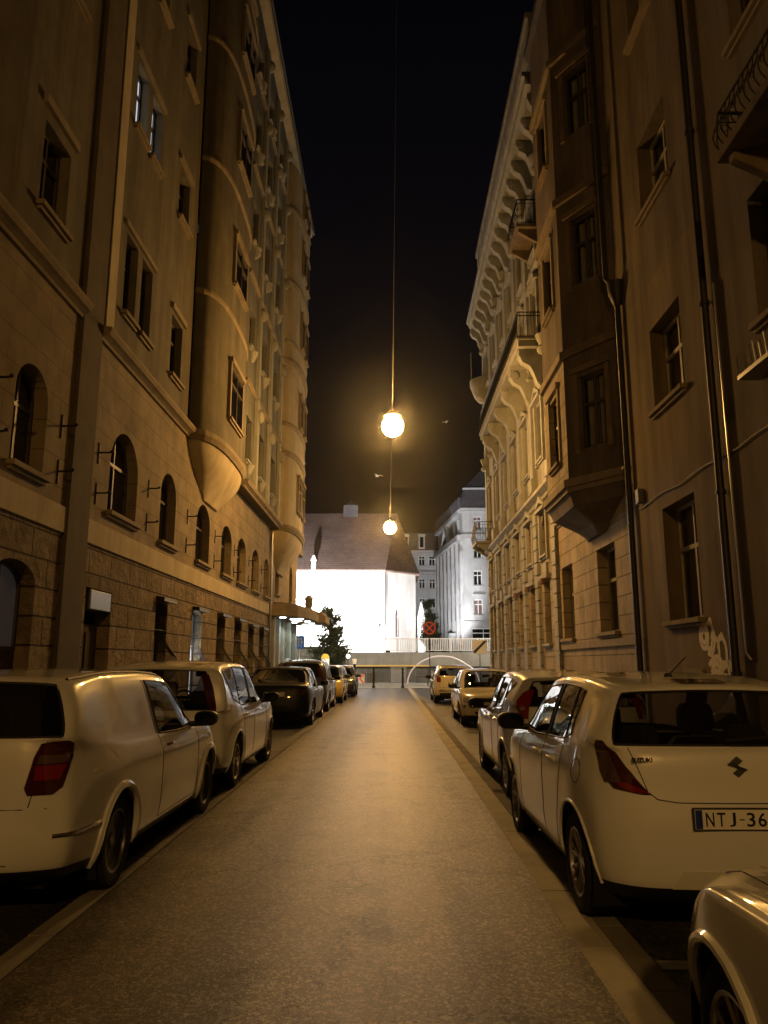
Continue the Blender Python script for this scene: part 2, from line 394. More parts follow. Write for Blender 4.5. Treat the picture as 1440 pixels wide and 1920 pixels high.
M['frame_white'] = mat('white_window_frame', (.62, .62, .6), .5)
M['pane'] = mat('night_window_glass', (.006, .006, .007), .05, spec=.55)
M['pane_clear'] = glass_mat('clear_window_glass', .75, 0)
M['curtain'] = noise_mat('net_curtain', (.6, .57, .5), (.72, .69, .6), 6, .9, .05)
M['room'] = mat('dark_room', (.01, .009, .008), .95)
M['pane_lit'] = mat('lit_window_glass', (.7, .7, .7), .4, emit=(.8, .84, .9), es=.75)
M['pane_lit2'] = mat('bright_shop_glass', (.7, .7, .7), .4, emit=(.93, .97, 1), es=2.2)
M['pane_dim'] = mat('dim_milky_glass', (.25, .25, .27), .3, emit=(.5, .52, .6), es=.015)
M['shutter'] = mat('brown_roller_blind', (.13, .07, .06), .7)
M['wood'] = noise_mat('old_door_wood', (.045, .028, .016), (.08, .05, .03), 6, .6, .3, 30, .01, stretch=(1, 1, .1))
M['metal_grey'] = mat('grey_metal_box', (.10, .10, .115), .45, .3)
M['roof_tile'] = block_mat('red_roof_tiles', (0.375, 0.266, 0.228), (0.312, 0.219, 0.187), (.12, .07, .06), .35, .3, .02, bump=.5, bdist=.03, nscale=20, nstr=.3, stain=.25, plane='XZ')
M['slate'] = noise_mat('dark_slate_roof', (.05, .05, .058), (.085, .085, .095), 1.2, .7, .2)
M['church'] = noise_mat('limewashed_church_wall', (.66, .63, .60), (.75, .73, .71), .5, .9, .15, 12, .02, streak=.25)
M['grey_plaster'] = noise_mat('cool_grey_plaster', (.40, .40, .41), (.5, .5, .5), .5, .9, .15, 12, .02, streak=.25)
M['concrete'] = noise_mat('concrete', (.27, .26, .245), (.36, .35, .33), .8, .9, .25, 25, .01, streak=.25)
M['concrete_dark'] = noise_mat('dark_concrete', (.10, .095, .085), (.16, .15, .135), .8, .9, .25, 25, .01)
M['oldwall'] = block_mat('old_ashlar_wall', (.25, .24, .22), (.17, .165, .155), (.09, .085, .08), .7, .35, .02, bump=.9, plane='XZ', stain=.6)
M['white_metal'] = mat('white_metal', (.75, .75, .76), .4)
M['lamp_glow'] = mat('sodium_lamp_glass', (1, .8, .5), .4, emit=AMBER, es=1)
M['wire'] = mat('cable_black', (.05, .045, .04), .6)
# asphalt lane
def asphalt(name, dark, light, worn=True, spec=.5):
    m = mat(name, dark, .41, spec=spec); b = bsdf(m)
    t = N(m, 'ShaderNodeTexCoord'); mp = N(m, 'ShaderNodeMapping'); mp.inputs['Scale'].default_value = (1.9, .07, 1)
    L(m, t.outputs['Object'], mp.inputs[0])
    n = N(m, 'ShaderNodeTexNoise'); n.inputs['Scale'].default_value = 1.0; n.inputs['Detail'].default_value = 4; L(m, mp.outputs[0], n.inputs[0])
    n2 = N(m, 'ShaderNodeTexNoise'); n2.inputs['Scale'].default_value = 1.7; n2.inputs['Detail'].default_value = 8; n2.inputs['Roughness'].default_value = .7; L(m, t.outputs['Object'], n2.inputs[0])
    n3 = N(m, 'ShaderNodeTexNoise'); n3.inputs['Scale'].default_value = 75; n3.inputs['Detail'].default_value = 6; n3.inputs['Roughness'].default_value = .75; L(m, t.outputs['Object'], n3.inputs[0])
    vo = N(m, 'ShaderNodeTexVoronoi'); vo.inputs['Scale'].default_value = 210; L(m, t.outputs['Object'], vo.inputs[0])
    a = N(m, 'ShaderNodeMath', operation='MULTIPLY_ADD'); a.inputs[1].default_value = .75; L(m, n2.outputs['Fac'], a.inputs[0])
    h = N(m, 'ShaderNodeMath', operation='MULTIPLY'); h.inputs[1].default_value = 1.0; L(m, n.outputs['Fac'], h.inputs[0]); L(m, h.outputs[0], a.inputs[2])
    a2 = N(m, 'ShaderNodeMath', operation='MULTIPLY_ADD'); a2.inputs[1].default_value = 1.0; L(m, n3.outputs['Fac'], a2.inputs[0]); L(m, a.outputs[0], a2.inputs[2])
    r = N(m, 'ShaderNodeValToRGB'); r.color_ramp.elements[0].position = .80; r.color_ramp.elements[1].position = 1.25; 
    for k in (0, 1): r.color_ramp.elements[k].color = (*((dark, light)[k]), 1)
    s2 = N(m, 'ShaderNodeMath', operation='MULTIPLY'); s2.inputs[1].default_value = .72; L(m, a2.outputs[0], s2.inputs[0]); L(m, s2.outputs[0], r.inputs[0])
    v2 = N(m, 'ShaderNodeTexVoronoi'); v2.inputs['Scale'].default_value = 110; L(m, t.outputs['Object'], v2.inputs[0])
    sv = N(m, 'ShaderNodeSeparateXYZ'); L(m, v2.outputs['Color'], sv.inputs[0]); g1 = N(m, 'ShaderNodeMapRange'); g1.inputs['To Min'].default_value = .65; g1.inputs['To Max'].default_value = 1.4; L(m, sv.outputs['X'], g1.inputs[0])
    sx = N(m, 'ShaderNodeSeparateXYZ'); L(m, t.outputs['Object'], sx.inputs[0]); wx = N(m, 'ShaderNodeMath', operation='MULTIPLY_ADD'); wx.inputs[1].default_value = .5; L(m, n2.outputs['Fac'], wx.inputs[0]); L(m, sx.outputs['X'], wx.inputs[2])
    mrx = N(m, 'ShaderNodeMapRange'); mrx.inputs['From Min'].default_value = -1.8; mrx.inputs['From Max'].default_value = 1.35; L(m, wx.outputs[0], mrx.inputs[0])
    rx = N(m, 'ShaderNodeValToRGB'); rx.color_ramp.interpolation = 'EASE'; rx.color_ramp.elements[0].position = 0; rx.color_ramp.elements[1].position = 1
    def gcol(k): return (k, k, k, 1)
    rx.color_ramp.elements[0].color = gcol(.5 if worn else .85); rx.color_ramp.elements[1].color = gcol(.55 if worn else .8)
    if worn:
        for p_, k_ in ((.16, .85), (.36, .36), (.5, .85), (.66, 1.3), (.85, .55)): rx.color_ramp.elements.new(p_).color = gcol(k_)
    L(m, mrx.outputs[0], rx.inputs[0]); m1 = N(m, 'ShaderNodeMix', data_type='RGBA', blend_type='MULTIPLY'); m1.inputs['Factor'].default_value = 1; L(m, r.outputs[0], m1.inputs['A']); L(m, rx.outputs[0], m1.inputs['B'])
    m3 = N(m, 'ShaderNodeMix', data_type='RGBA', blend_type='MULTIPLY'); m3.inputs['Factor'].default_value = 1; L(m, m1.outputs['Result'], m3.inputs['A']); L(m, g1.outputs[0], m3.inputs['B']); 
    # coarse pale chips and cracks
    v3 = N(m, 'ShaderNodeTexVoronoi'); v3.inputs['Scale'].default_value = 58; L(m, t.outputs['Object'], v3.inputs[0]); sv3 = N(m, 'ShaderNodeSeparateXYZ'); L(m, v3.outputs['Color'], sv3.inputs[0])
    g3 = N(m, 'ShaderNodeMapRange'); g3.inputs['From Min'].default_value = .55; g3.inputs['To Min'].default_value = .7; g3.inputs['To Max'].default_value = 2.0; L(m, sv3.outputs['Y'], g3.inputs[0])
    vm = N(m, 'ShaderNodeVectorMath', operation='SCALE'); vm.inputs['Scale'].default_value = 1.3; L(m, n2.outputs['Color'], vm.inputs[0]); va = N(m, 'ShaderNodeVectorMath', operation='ADD'); L(m, t.outputs['Object'], va.inputs[0]); L(m, vm.outputs[0], va.inputs[1])
    v4 = N(m, 'ShaderNodeTexVoronoi', feature='DISTANCE_TO_EDGE'); v4.inputs['Scale'].default_value = .42; L(m, va.outputs[0], v4.inputs[0])
    g4 = N(m, 'ShaderNodeMapRange'); g4.inputs['From Min'].default_value = .002; g4.inputs['From Max'].default_value = .010; g4.inputs['To Min'].default_value = .35 if worn else .8; L(m, v4.outputs['Distance'], g4.inputs[0])
    m4 = N(m, 'ShaderNodeMath', operation='MULTIPLY'); L(m, g3.outputs[0], m4.inputs[0]); L(m, g4.outputs[0], m4.inputs[1])
    m5 = N(m, 'ShaderNodeMix', data_type='RGBA', blend_type='MULTIPLY'); m5.inputs['Factor'].default_value = 1; L(m, m3.outputs['Result'], m5.inputs['A']); L(m, m4.outputs[0], m5.inputs['B']); L(m, m5.outputs['Result'], b.inputs['Base Color'])
    bw = N(m, 'ShaderNodeRGBToBW'); L(m, m5.outputs['Result'], bw.inputs[0]); g5 = N(m, 'ShaderNodeMapRange'); g5.inputs['From Min'].default_value = .01; g5.inputs['From Max'].default_value = .085; g5.inputs['To Min'].default_value = .12; g5.inputs['To Max'].default_value = 1.0; g5.clamp = True
    L(m, bw.outputs[0], g5.inputs[0]); L(m, g5.outputs[0], b.inputs['Specular IOR Level'])
    ad = N(m, 'ShaderNodeMath', operation='MULTIPLY_ADD'); ad.inputs[1].default_value = .6; L(m, n3.outputs['Fac'], ad.inputs[0]); L(m, vo.outputs['Distance'], ad.inputs[2])
    bp = N(m, 'ShaderNodeBump'); bp.inputs['Strength'].default_value = .5; bp.inputs['Distance'].default_value = .004
    L(m, ad.outputs[0], bp.inputs['Height']); L(m, bp.outputs[0], b.inputs['Normal'])
    return m
M['asphalt'] = asphalt('worn_asphalt', (.016, .012, .007), (.088, .064, .034), spec=.85)
M['asphalt_bay'] = asphalt('parking_bay_asphalt', (.035, .033, .03), (.07, .066, .06))
M['kerb'] = noise_mat('kerb_stone', (0.312, 0.286, 0.222), (0.468, 0.442, 0.358), 3, .7, .4, 60, .006, stretch=(1, .6, 1))
M['gutter'] = noise_mat('gutter_stone', (.13, .12, .1), (.21, .195, .165), 3, .85, .4, 60, .006, stretch=(1, .6, 1))
M['paving'] = block_mat('pavement_slabs', (.14, .135, .125), (.11, .105, .1), (.05, .05, .045), .4, .4, .008, bump=.4, bdist=.01)
M['plaza'] = noise_mat('plaza_paving', (.26, .25, .23), (.34, .33, .3), 1.2, .8, .2, 30, .006)
M['line'] = noise_mat('worn_road_paint', (.14, .14, .13), (.42, .42, .40), 6, .7, .2, 60, .004)

# ------------------------------------------------------------------ ground
def sheet(name, x0, x1, y0, y1, z, m, top=None):
    b = MB(); b.box(x0, x1, y0, y1, z-.3, z); o = b.build(name, m); return struct(o)
g = MB(); g.face([(-400, -200, -.02), (400, -200, -.02), (400, 600, -.02), (-400, 600, -.02)]); struct(g.build('ground', M['concrete_dark']))
r = MB(); r.face([(-1.95, -20, 0), (1.05, -20, 0), (1.05, 49, 0), (-1.95, 49, 0)]); struct(r.build('road', M['asphalt']))
def longstones(name, x0, x1, z, m, y0=-20, y1=49, L_=1.0, gap=.006, h=.05):
    b = MB(); y = y0
    while y < y1:
        l = L_*random.uniform(.9, 1.1); dz = random.uniform(-.003, .003)
        b.box(x0, x1, y, y+l-gap, z-h, z+dz); y += l
    return struct(b.build(name, m, bevel=.004))
longstones('kerb_strip_right', 1.05, 1.25, .004, M['kerb'])
longstones('gutter_strip_right', 1.252, 1.40, .003, M['gutter'])
longstones('kerb_strip_left', -2.11, -1.955, .01, M['gutter'])
b = MB(); b.face([(1.0, -20, -.004), (3.4, -20, -.004), (3.4, 49, -.004), (1.0, 49, -.004)]); struct(b.build('parking_bay_right', M['asphalt_bay']))
b = MB(); b.face([(-4.0, -20, -.004), (-1.9, -20, -.004), (-1.9, 49, -.004), (-4.0, 49, -.004)]); struct(b.build('parking_bay_left', M['asphalt_bay']))
b = MB()
for y, x1 in ((4.38, 3.2), (8.78, 3.2), (13.6, 3.2), (18.4, 3.2), (23.8, 3.2), (29.3, 3.2), (35, 3.2)): b.box(1.405, x1, y, y+.12, -.003, .001)
struct(b.build('parking_lines', M['line']))
b = MB(); b.box(-5.7, -4.0, -20, 49, -.1, .12); struct(b.build('pavement_left', M['paving']))
longstones('kerb_left', -3.998, -3.86, .125, M['kerb'], h=.2)
b = MB(); b.box(3.4, 5.35, -20, 49, -.1, .12); struct(b.build('pavement_right', M['paving']))
longstones('kerb_right', 3.262, 3.398, .125, M['kerb'], h=.2)
b = MB(); b.face([(-60, 49, .02), (60, 49, .02), (60, 64, .02), (-60, 64, .02)]); struct(b.build('plaza', M['plaza']))

# ------------------------------------------------------------------ LEFT BUILDING (hotel)
LB = thing('corner_hotel', 'long ochre hotel along the left side with rough stone ground floor and rounded bays', 'hotel', (-5.65, 20, 0))
XL = -5.65
fL = Fr((XL, 0), (0, 1), (1, 0))
fl_z = [(8.85, 10.45), (13.3, 14.75), (17.6, 19.25), (21.7, 23.3), (25.0, 26.3)]
G_ops = [(10.75, 12.15, .12, 3.1, .35), (14.2, 15.55, .12, 2.95, 0), (18.5, 19.5, .95, 3.05, .12), (21.95, 23.1, .6, 3.05, .12),
         (25.15, 26.4, .8, 3.08, .12), (27.95, 29.3, .8, 3.08, .12), (30.7, 32.0, .8, 3.0, .12), (33.3, 34.6, .8, 3.0, .12), (4.2, 5.6, .8, 3.05, .12), (7.4, 8.8, .8, 3.05, .12)]
F_ops = [(10.95, 12.05, 4.52, 6.2, .5), (14.95, 16.65, 4.55, 6.35, .8), (18.4, 19.75, 4.5, 6.3, .6), (21.95, 23.6, 4.5, 6.25, .65), (25.3, 26.95, 4.5, 6.2, .6),
         (28.0, 29.7, 4.5, 6.2, .6), (31.0, 32.7, 4.5, 6.2, .6), (34.0, 35.4, 4.5, 6.2, .6), (37.4, 38.6, 4.9, 6.6, .6), (42.6, 43.9, 4.9, 6.9, .6), (7.0, 8.3, 4.5, 6.2, .5), (3.2, 4.6, 4.5, 6.2, .5)]
U_ops = []
for z0, z1 in fl_z:
    U_ops += [(11.1, 12.1, z0, z1-.1, 0), (15.0, 15.75, z0, z1+.2, 0), (16.05, 16.8, z0, z1+.2, 0), (18.5, 19.5, z0, z1, 0), (7.6, 8.6, z0, z1, 0), (3.6, 4.6, z0, z1, 0)]
w = MB(); wall(w, fL, -8, 46, 0, 3.75, G_ops, .32); w.build('ground_floor_wall', M['stone_rough'], LB)
w = MB(); wall(w, fL, -8, 46, 4.2, 7.8, F_ops, .34); w.build('first_floor_wall', M['stone_mid'], LB)
w = MB(); wall(w, fL, -8, 20.4, 7.8, 28.3, U_ops, .28); w.build('upper_wall', M['stucco'], LB)
w = MB(); w.box(XL-.1, XL+.045, -8, 36.0, 3.75, 4.2); w.build('stone_belt', M['stucco_pale'], LB, bevel=.01)
w = MB(); strip_y(w, XL, 1, -8, 12.98, 7.72, CORN); strip_y(w, XL, 1, 13.92, 20.6, 7.72, CORN); w.build_split('string_course', M['trim'], LB)
w = MB(); w.box(XL-.1, XL+.08, 13.0, 13.9, .12, 28.2); w.box(XL-.1, XL+.1, 9.2, 10.1, 8.05, 28.2); w.build_split('pilaster', M['pilaster'], LB)
w = MB(); w.box(XL-.1, XL+.05, 14.1, 14.5, 8.05, 28.2); w.build_split('lesene', M['stucco_pale'], LB)
# recessed fields with pointed gables over the windows
w = MB()
for z0, z1 in fl_z:
    for (a, b_) in ((14.75, 17.05), (18.3, 19.7), (10.9, 12.3)):
        if b_-a > 2: w.box(XL-.01, XL+.06, a+.1, b_-.1, z1+.3, z1+.42)
        else:
            w.box(XL-.01, XL+.08, a+.05, b_-.05, z1+.1, z1+.26)
w.build_split('window_hood', M['trim'], LB)
for k, o in enumerate(U_ops):
    lit = abs(o[2]-13.3) < .01 and 15.0 <= o[0] <= 16.1
    window(fL, o, LB, .26, pane_mat=M['pane_lit'] if lit else M['pane'], mull=0 if o[1]-o[0] < .9 else 1, label='window lit white from inside' if lit else None)
for k, o in enumerate(F_ops):
    window(fL, o, LB, .3, transom=.62)
for k, o in enumerate(G_ops):
    if k == 1:
        dr = MB(); fbox(dr, fL, o[0], o[1], .12, 2.3, -.31, -.26)
        for (z0, z1) in ((.3, 1.0), (1.1, 2.15)):
            for (a, b_) in ((o[0]+.1, o[0]+.6), (o[0]+.75, o[1]-.1)): fbox(dr, fL, a, b_, z0, z1, -.258, -.235)
        d_ = dr.build('door', M['wood'], LB)
        h = MB(); h.sphere(fL.p(o[0]+.66, 1.1, -.22), .03); h.build('door_knob', M['chrome'], d_)
        bx = MB(); fbox(bx, fL, o[0]+.25, o[1]-.02, 2.55, 2.93, -.3, .0); bx.build('shutter_box', M['metal_grey'], LB, bevel=.02)
        continue
    if k == 0:
        dr = MB(); fbox(dr, fL, o[0], o[1], .12, 1.75, -.31, -.24)
        for a in (o[0]+.1, (o[0]+o[1])/2+.05):
            for (z0, z1) in ((.3, .85), (.95, 1.6)): fbox(dr, fL, a, a+.5, z0, z1, -.238, -.21)
        d_ = dr.build('door', M['wood'], LB)
        h = MB(); h.tube([fL.p(11.42, .95, -.2), fL.p(11.42, .95, -.14), fL.p(11.42, 1.2, -.14), fL.p(11.42, 1.2, -.2)], .014); h.build('door_handle', M['chrome'], d_)
        window(fL, (o[0], o[1], 1.75, o[3], o[4]), LB, .3, pane_mat=M['pane_dim'], sill=False, transom=1, label='milky fanlight over the old gate'); continue
    lit = k == 3
    wd = window(fL, o, LB, .3, pane_mat=M['pane_lit2'] if lit else (M['pane_dim'] if k == 2 else M['pane']), sill_mat=M['trim'], label='brightly lit window with grille' if lit else None)
    # pot-bellied iron grille
    gm = MB(); ua, ub, za, zb, rise = o; nb = 8
    for j in range(nb+1):
        u = ua+.05+(ub-ua-.1)*j/nb; top = zb-.05-(.1*abs(j-nb/2)/(nb/2))
        path = [fL.p(u, top, -.04)]
        for q in range(1, 9):
            t = q/8; z = top+(za+.02-top)*t; dd = -.04+.38*math.sin(PI*min(1, max(0, (t-.45)/.55)))**.8*(1 if k > 1 else .3) if t > .45 else -.04
            path.append(fL.p(u, z, dd))
        gm.tube(path, .009, 5)
    for (z, d_) in ((zb-.7, -.04), (za+.35, .3), (za+.1, .14)):
        gm.tube([fL.p(ua+.03, z, -.05), fL.p(ua+.05, z, d_), fL.p(ub-.05, z, d_), fL.p(ub-.03, z, -.05)], .011, 5)
    # rolled hood at the top of the grille
    gm.loft([[fL.p(ua-.04, zb+.0, -.01), fL.p(ua+.0, zb+.1, -.01), fL.p(ua+.0, zb+.07, .2), fL.p(ua-.04, zb-.03, .22)],
             [fL.p(ub+.04, zb+.0, -.01), fL.p(ub+.0, zb+.1, -.01), fL.p(ub+.0, zb+.07, .2), fL.p(ub+.04, zb-.03, .22)]])
    gm.build('window_grille', M['iron'], LB)
# iron bracket pairs beside the first floor windows
for yb in (10.3, 12.6, 14.3, 17.4, 20.9, 24.3, 27.4, 30.3, 33.3):
    for z in (4.75, 5.55):
        bm_ = MB(); bm_.tube([fL.p(yb, z, -.02), fL.p(yb, z, .22), fL.p(yb, z+.03, .26)], .018, 6); bm_.tube([fL.p(yb, z-.22, .01), fL.p(yb, z+.2, .01)], .018, 6)
        bm_.sphere(fL.p(yb, z+.02, .26), .032, 8, 6); bm_.build('iron_bracket', M['iron'], LB)
# ---- rounded bays (oriels)
def bay(y0, y1, x0, z0, z1, levels, wins, parent, m, trimm, ledge_z, corbel_z, proj=.95):
    """y0..y1 on the wall x0, bulging to x0+proj (street on +X side for proj>0)"""
    n = 14; sgn = 1 if proj > 0 else -1
    def plan(f=1.0, grow=0):
        c = (y0+y1)/2; hw = (y1-y0)/2+grow; pts = []
        for k in range(n+1):
            a = PI*k/n; q = 2.7
            cy, cx = math.cos(a), math.sin(a)
            pts.append((x0+(proj*f+sgn*grow)*abs(cx)**(2/q), c-hw*math.copysign(abs(cy)**(2/q), cy)*(.25+.75*f if f < 1 else 1)))
        return pts
    w = MB(); pl = plan()
    w.loft([[(p[0], p[1], z) for p in pl] for z in (z0, z1)], False, False)
    w.build('bay_wall', m, parent, smooth=True)
    t = MB()
    for z, g_, h in levels:
        a = plan(1, g_); b_ = plan(1, g_*.4)
        t.loft([[(p[0], p[1], z) for p in b_], [(p[0], p[1], z+h*.5) for p in a], [(p[0], p[1], z+h) for p in a], [(p[0], p[1], z+h*1.05) for p in b_]], True, False)
    t.build_split('bay_moulding', trimm, parent)
    c = MB(); rings = []
    for k in range(9):
        t_ = k/8; f = .12+.88*math.sin(t_*PI/2)**1.2
        rings.append([(p[0], p[1], corbel_z+(z0-corbel_z)*t_) for p in plan(f)])
    c.loft(rings, True, False); c.build('bay_corbel', M['stucco_pale'], parent, smooth=True)
bay(20.6, 26.2, XL, 7.75, 28.2, [(7.7, .14, .28), (12.1, .07, .15), (16.4, .07, .15), (20.6, .07, .15), (24.6, .07, .15)], None, LB, M['stucco'], M['trim'], 7.7, 6.35, proj=.7)
bay(35.6, 41.8, XL, 7.75, 27.2, [(7.7, .16, .3), (11.4, .12, .25), (12.9, .1, .2), (16.1, .14, .3), (17.2, .1, .15), (20.3, .14, .3), (24.4, .12, .3)], None, LB, M['stucco_pale'], M['trim'], 7.7, 5.9, proj=1.0)
fB1 = Fr((XL+.7, 0), (0, 1), (1, 0)); fB2 = Fr((XL+1.0, 0), (0, 1), (1, 0))
for z0, z1 in fl_z:
    for fb, yy in ((fB1, (22.4, 24.2)), (fB2, (37.6, 38.5)), (fB2, (39.2, 40.1))):
        s = MB(); o = (yy[0], yy[1], z0+.1, z1+.1, 0)
        fbox(s, fb, o[0]-.12, o[0], o[2]-.1, o[3]+.12, -.1, .07); fbox(s, fb, o[1], o[1]+.12, o[2]-.1, o[3]+.12, -.1, .07); fbox(s, fb, o[0]-.16, o[1]+.16, o[3]+.122, o[3]+.28, -.1, .12)
        s.build_split('window_surround', M['trim'], LB)
        window(fb, o, LB, .0, d=.0)
# section beyond the first bay stands 0.35 m forward
X3 = XL+.35; f3 = Fr((X3, 0), (0, 1), (1, 0)); O3 = []
for z0, z1 in fl_z:
    O3 += [(27.0, 28.1, z0, z1+.1, 0), (29.7, 31.0, z0, z1+.2, 0), (32.8, 34.1, z0, z1+.1, 0), (42.2, 43.3, z0+.2, z1+.3, 0), (44.3, 45.2, z0+.2, z1+.3, 0)]
w = MB(); wall(w, f3, 26.0, 46, 7.8, 28.0, O3, .26); w.face([(XL, 26.0, 7.8), (X3, 26.0, 7.8), (X3, 26.0, 28), (XL, 26.0, 28)]); w.face([(XL-.2, 26.0, 7.8), (X3, 26.0, 7.8), (X3, 46, 7.8), (XL-.2, 46, 7.8)])
w.build('upper_wall', M['stucco_grey'], LB)
for o in O3: window(f3, o, LB, .24, sill_mat=M['trim_pale'])
w = MB(); strip_y(w, X3, 1, 26.6, 35.6, 7.75, CORN)
for z0, z1 in fl_z[:4]: strip_y(w, X3, 1, 26.5, 35.7, z1+1.2, SMALL)
w.build_split('string_course', M['trim'], LB)
w = MB()
for yc in (28.9, 31.9, 34.9):
    w.box(X3-.05, X3+.12, yc-.22, yc+.22, 8.1, 27.6)
    for z0, z1 in fl_z: w.sphere((X3+.15, yc, z1+.6), .2, 10, 8, 1.4)
w.build_split('lesene', M['trim_pale'], LB)
w = MB()
for z0, z1 in fl_z:
    for (a, c) in ((27.0, 28.1), (29.7, 31.0), (32.8, 34.1), (42.2, 43.3)):
        w.lathe([(.01, -.35), (.12, -.25), (.2, -.05), (.26, .08), (.01, .1)], (X3+.02, (a+c)/2, z0-.2), 'Z', 10)
w.build_split('window_console', M['trim_pale'], LB)
# roof, cornice and closing walls
w = MB(); strip_y(w, XL, 1, -8, 45.2, 28.2, [(-.2, 0), (.1, 0), (.18, .15), (.45, .25), (.62, .3), (.68, .5), (.62, .62), (-.2, .7)]); w.build_split('cornice', M['stucco_pale'], LB)
w = MB(); w.loft([[(XL+.6, y, 28.9), (XL-3, y, 31.5), (XL-14, y, 31.5), (XL-14, y, 28.9)] for y in (-8, 45.2)]); w.build('roof', M['slate'], LB)
w = MB(); w.tube([(XL+.72, -8, 28.72), (XL+.72, 45.2, 28.72)], .08, 8); w.build('gutter', M['pipe'], LB)
w = MB(); w.face([(XL, 46, 0), (XL-14, 46, 0), (XL-14, 46, 28), (XL, 46, 28)]); w.face([(XL, -8, 0), (XL-14, -8, 0), (XL-14, -8, 28), (XL, -8, 28)]); w.face([(XL-14, -8, 0), (XL-14, 46, 0), (XL-14, 46, 28), (XL-14, -8, 28)])
w.face([(X3, 46, 7.8), (XL, 46, 7.8), (XL, 46, 28), (X3, 46, 28)]); w.build('end_wall', M['stucco_grey'], LB)
# entrance canopy
cp = [(XL, 35.9), (-5.0, 36.1), (-4.45, 37.0), (-4.1, 38.6), (-3.95, 40.5), (-3.95, 42.2), (-3.6, 42.6), (-3.55, 44.8), (-4.2, 45.6), (XL, 45.6)]
w = MB(); w.prism(cp, 3.72, 4.12); g2 = [(XL+(x-XL)*.93, 41+(y-41)*.96) for x, y in cp]; w.prism(g2, 4.122, 4.3)
cn = w.build('canopy', M['trim'], LB, bevel=.02)
w = MB(); w.prism([(XL+(x-XL)*.7, 41+(y-41)*.8) for x, y in cp], 4.302, 4.42); w.build('canopy_roof', M['shutter'], cn)
for (x, y) in ((-5.2, 37.2), (-4.9, 38.8), (-4.5, 38.4), (-4.8, 40.4), (-4.4, 40.8), (-5.2, 41.8), (-4.4, 43.0), (-4.9, 44.2)):
    w = MB(); w.lathe([(.001, 0), (.14, 0), (.16, .03), (.001, .03)], (x, y, 3.685), 'Z', 12); w.build('canopy_light', mat('canopy_lamp', (1, 1, 1), .5, emit=(.9, 1, .92), es=14) if 'cl' not in M else M['cl'], cn)
    M['cl'] = bpy.data.materials['canopy_lamp']
w = MB(); w.lathe([(.001, 0), (.22, 0), (.16, .12), (.24, .3), (.2, .5), (.26, .62), (.15, .8), (.001, .84)], (-4.55, 42.8, 4.42), 'Z', 12); w.build('stone_urn', M['trim_pale'], LB, smooth=True)
w = MB()
for y in (36.3, 37.9, 39.5, 42.0, 44.6): w.box(XL-.1, XL+.2, y, y+.5, .12, 3.7)
w.build_split('entrance_pilaster', M['trim_pale'], LB, bevel=.03)
w = MB()
for y in (38.45, 40.05, 42.55): w.box(XL+.01, XL+.06, y, y+.95, .14, 2.9)
w.build_split('entrance_door', M['glass_dark'], LB)
w = MB(); w.tube([(XL+.1, 35.6, .12), (XL+.1, 35.6, 7.6)], .06); w.build('downpipe', M['pipe_zinc'], LB)

# ------------------------------------------------------------------ RIGHT SIDE
XR = 5.3
fR = Fr((XR, 0), (0, 1), (-1, 0))
# nearest building
RA = thing('cream_house', 'plain cream house nearest on the right with an iron balcony and planter', 'house', (XR, 4, 0))
A_ops = [(8.9, 10.35, 6.35, 8.3, 0), (8.9, 10.35, 10.9, 12.8, 0), (8.9, 10.35, 2.4, 4.4, 0), (5.2, 6.8, 2.4, 4.4, 0), (5.2, 6.8, 6.35, 8.3, 0), (5.2, 6.8, 10.9, 12.8, 0), (8.9, 10.35, 15.2, 17, 0)]
w = MB(); wall(w, fR, -6, 11.72, 0, 22, A_ops, .3); w.build('front_wall', M['stucco_near'], RA)
for o in A_ops: window(fR, o, RA, .28, sill_mat=M['trim'], pane_mat=M['pane_clear'], curtain=True)
w = MB(); w.face([(XR, -6, 0), (XR+12, -6, 0), (XR+12, -6, 22), (XR, -6, 22)]); w.face([(XR+12, -6, 0), (XR+12, 11.7, 0), (XR+12, 11.7, 22), (XR+12, -6, 22)]); w.face([(XR, 11.7, 15), (XR+12, 11.7, 15), (XR+12, 11.7, 22), (XR, 11.7, 22)])
w.build('side_wall', M['stucco_near'], RA)
w = MB(); w.box(XR-.5, XR+12, -6, 11.7, 22.002, 22.5); w.build('roof', M['slate'], RA)
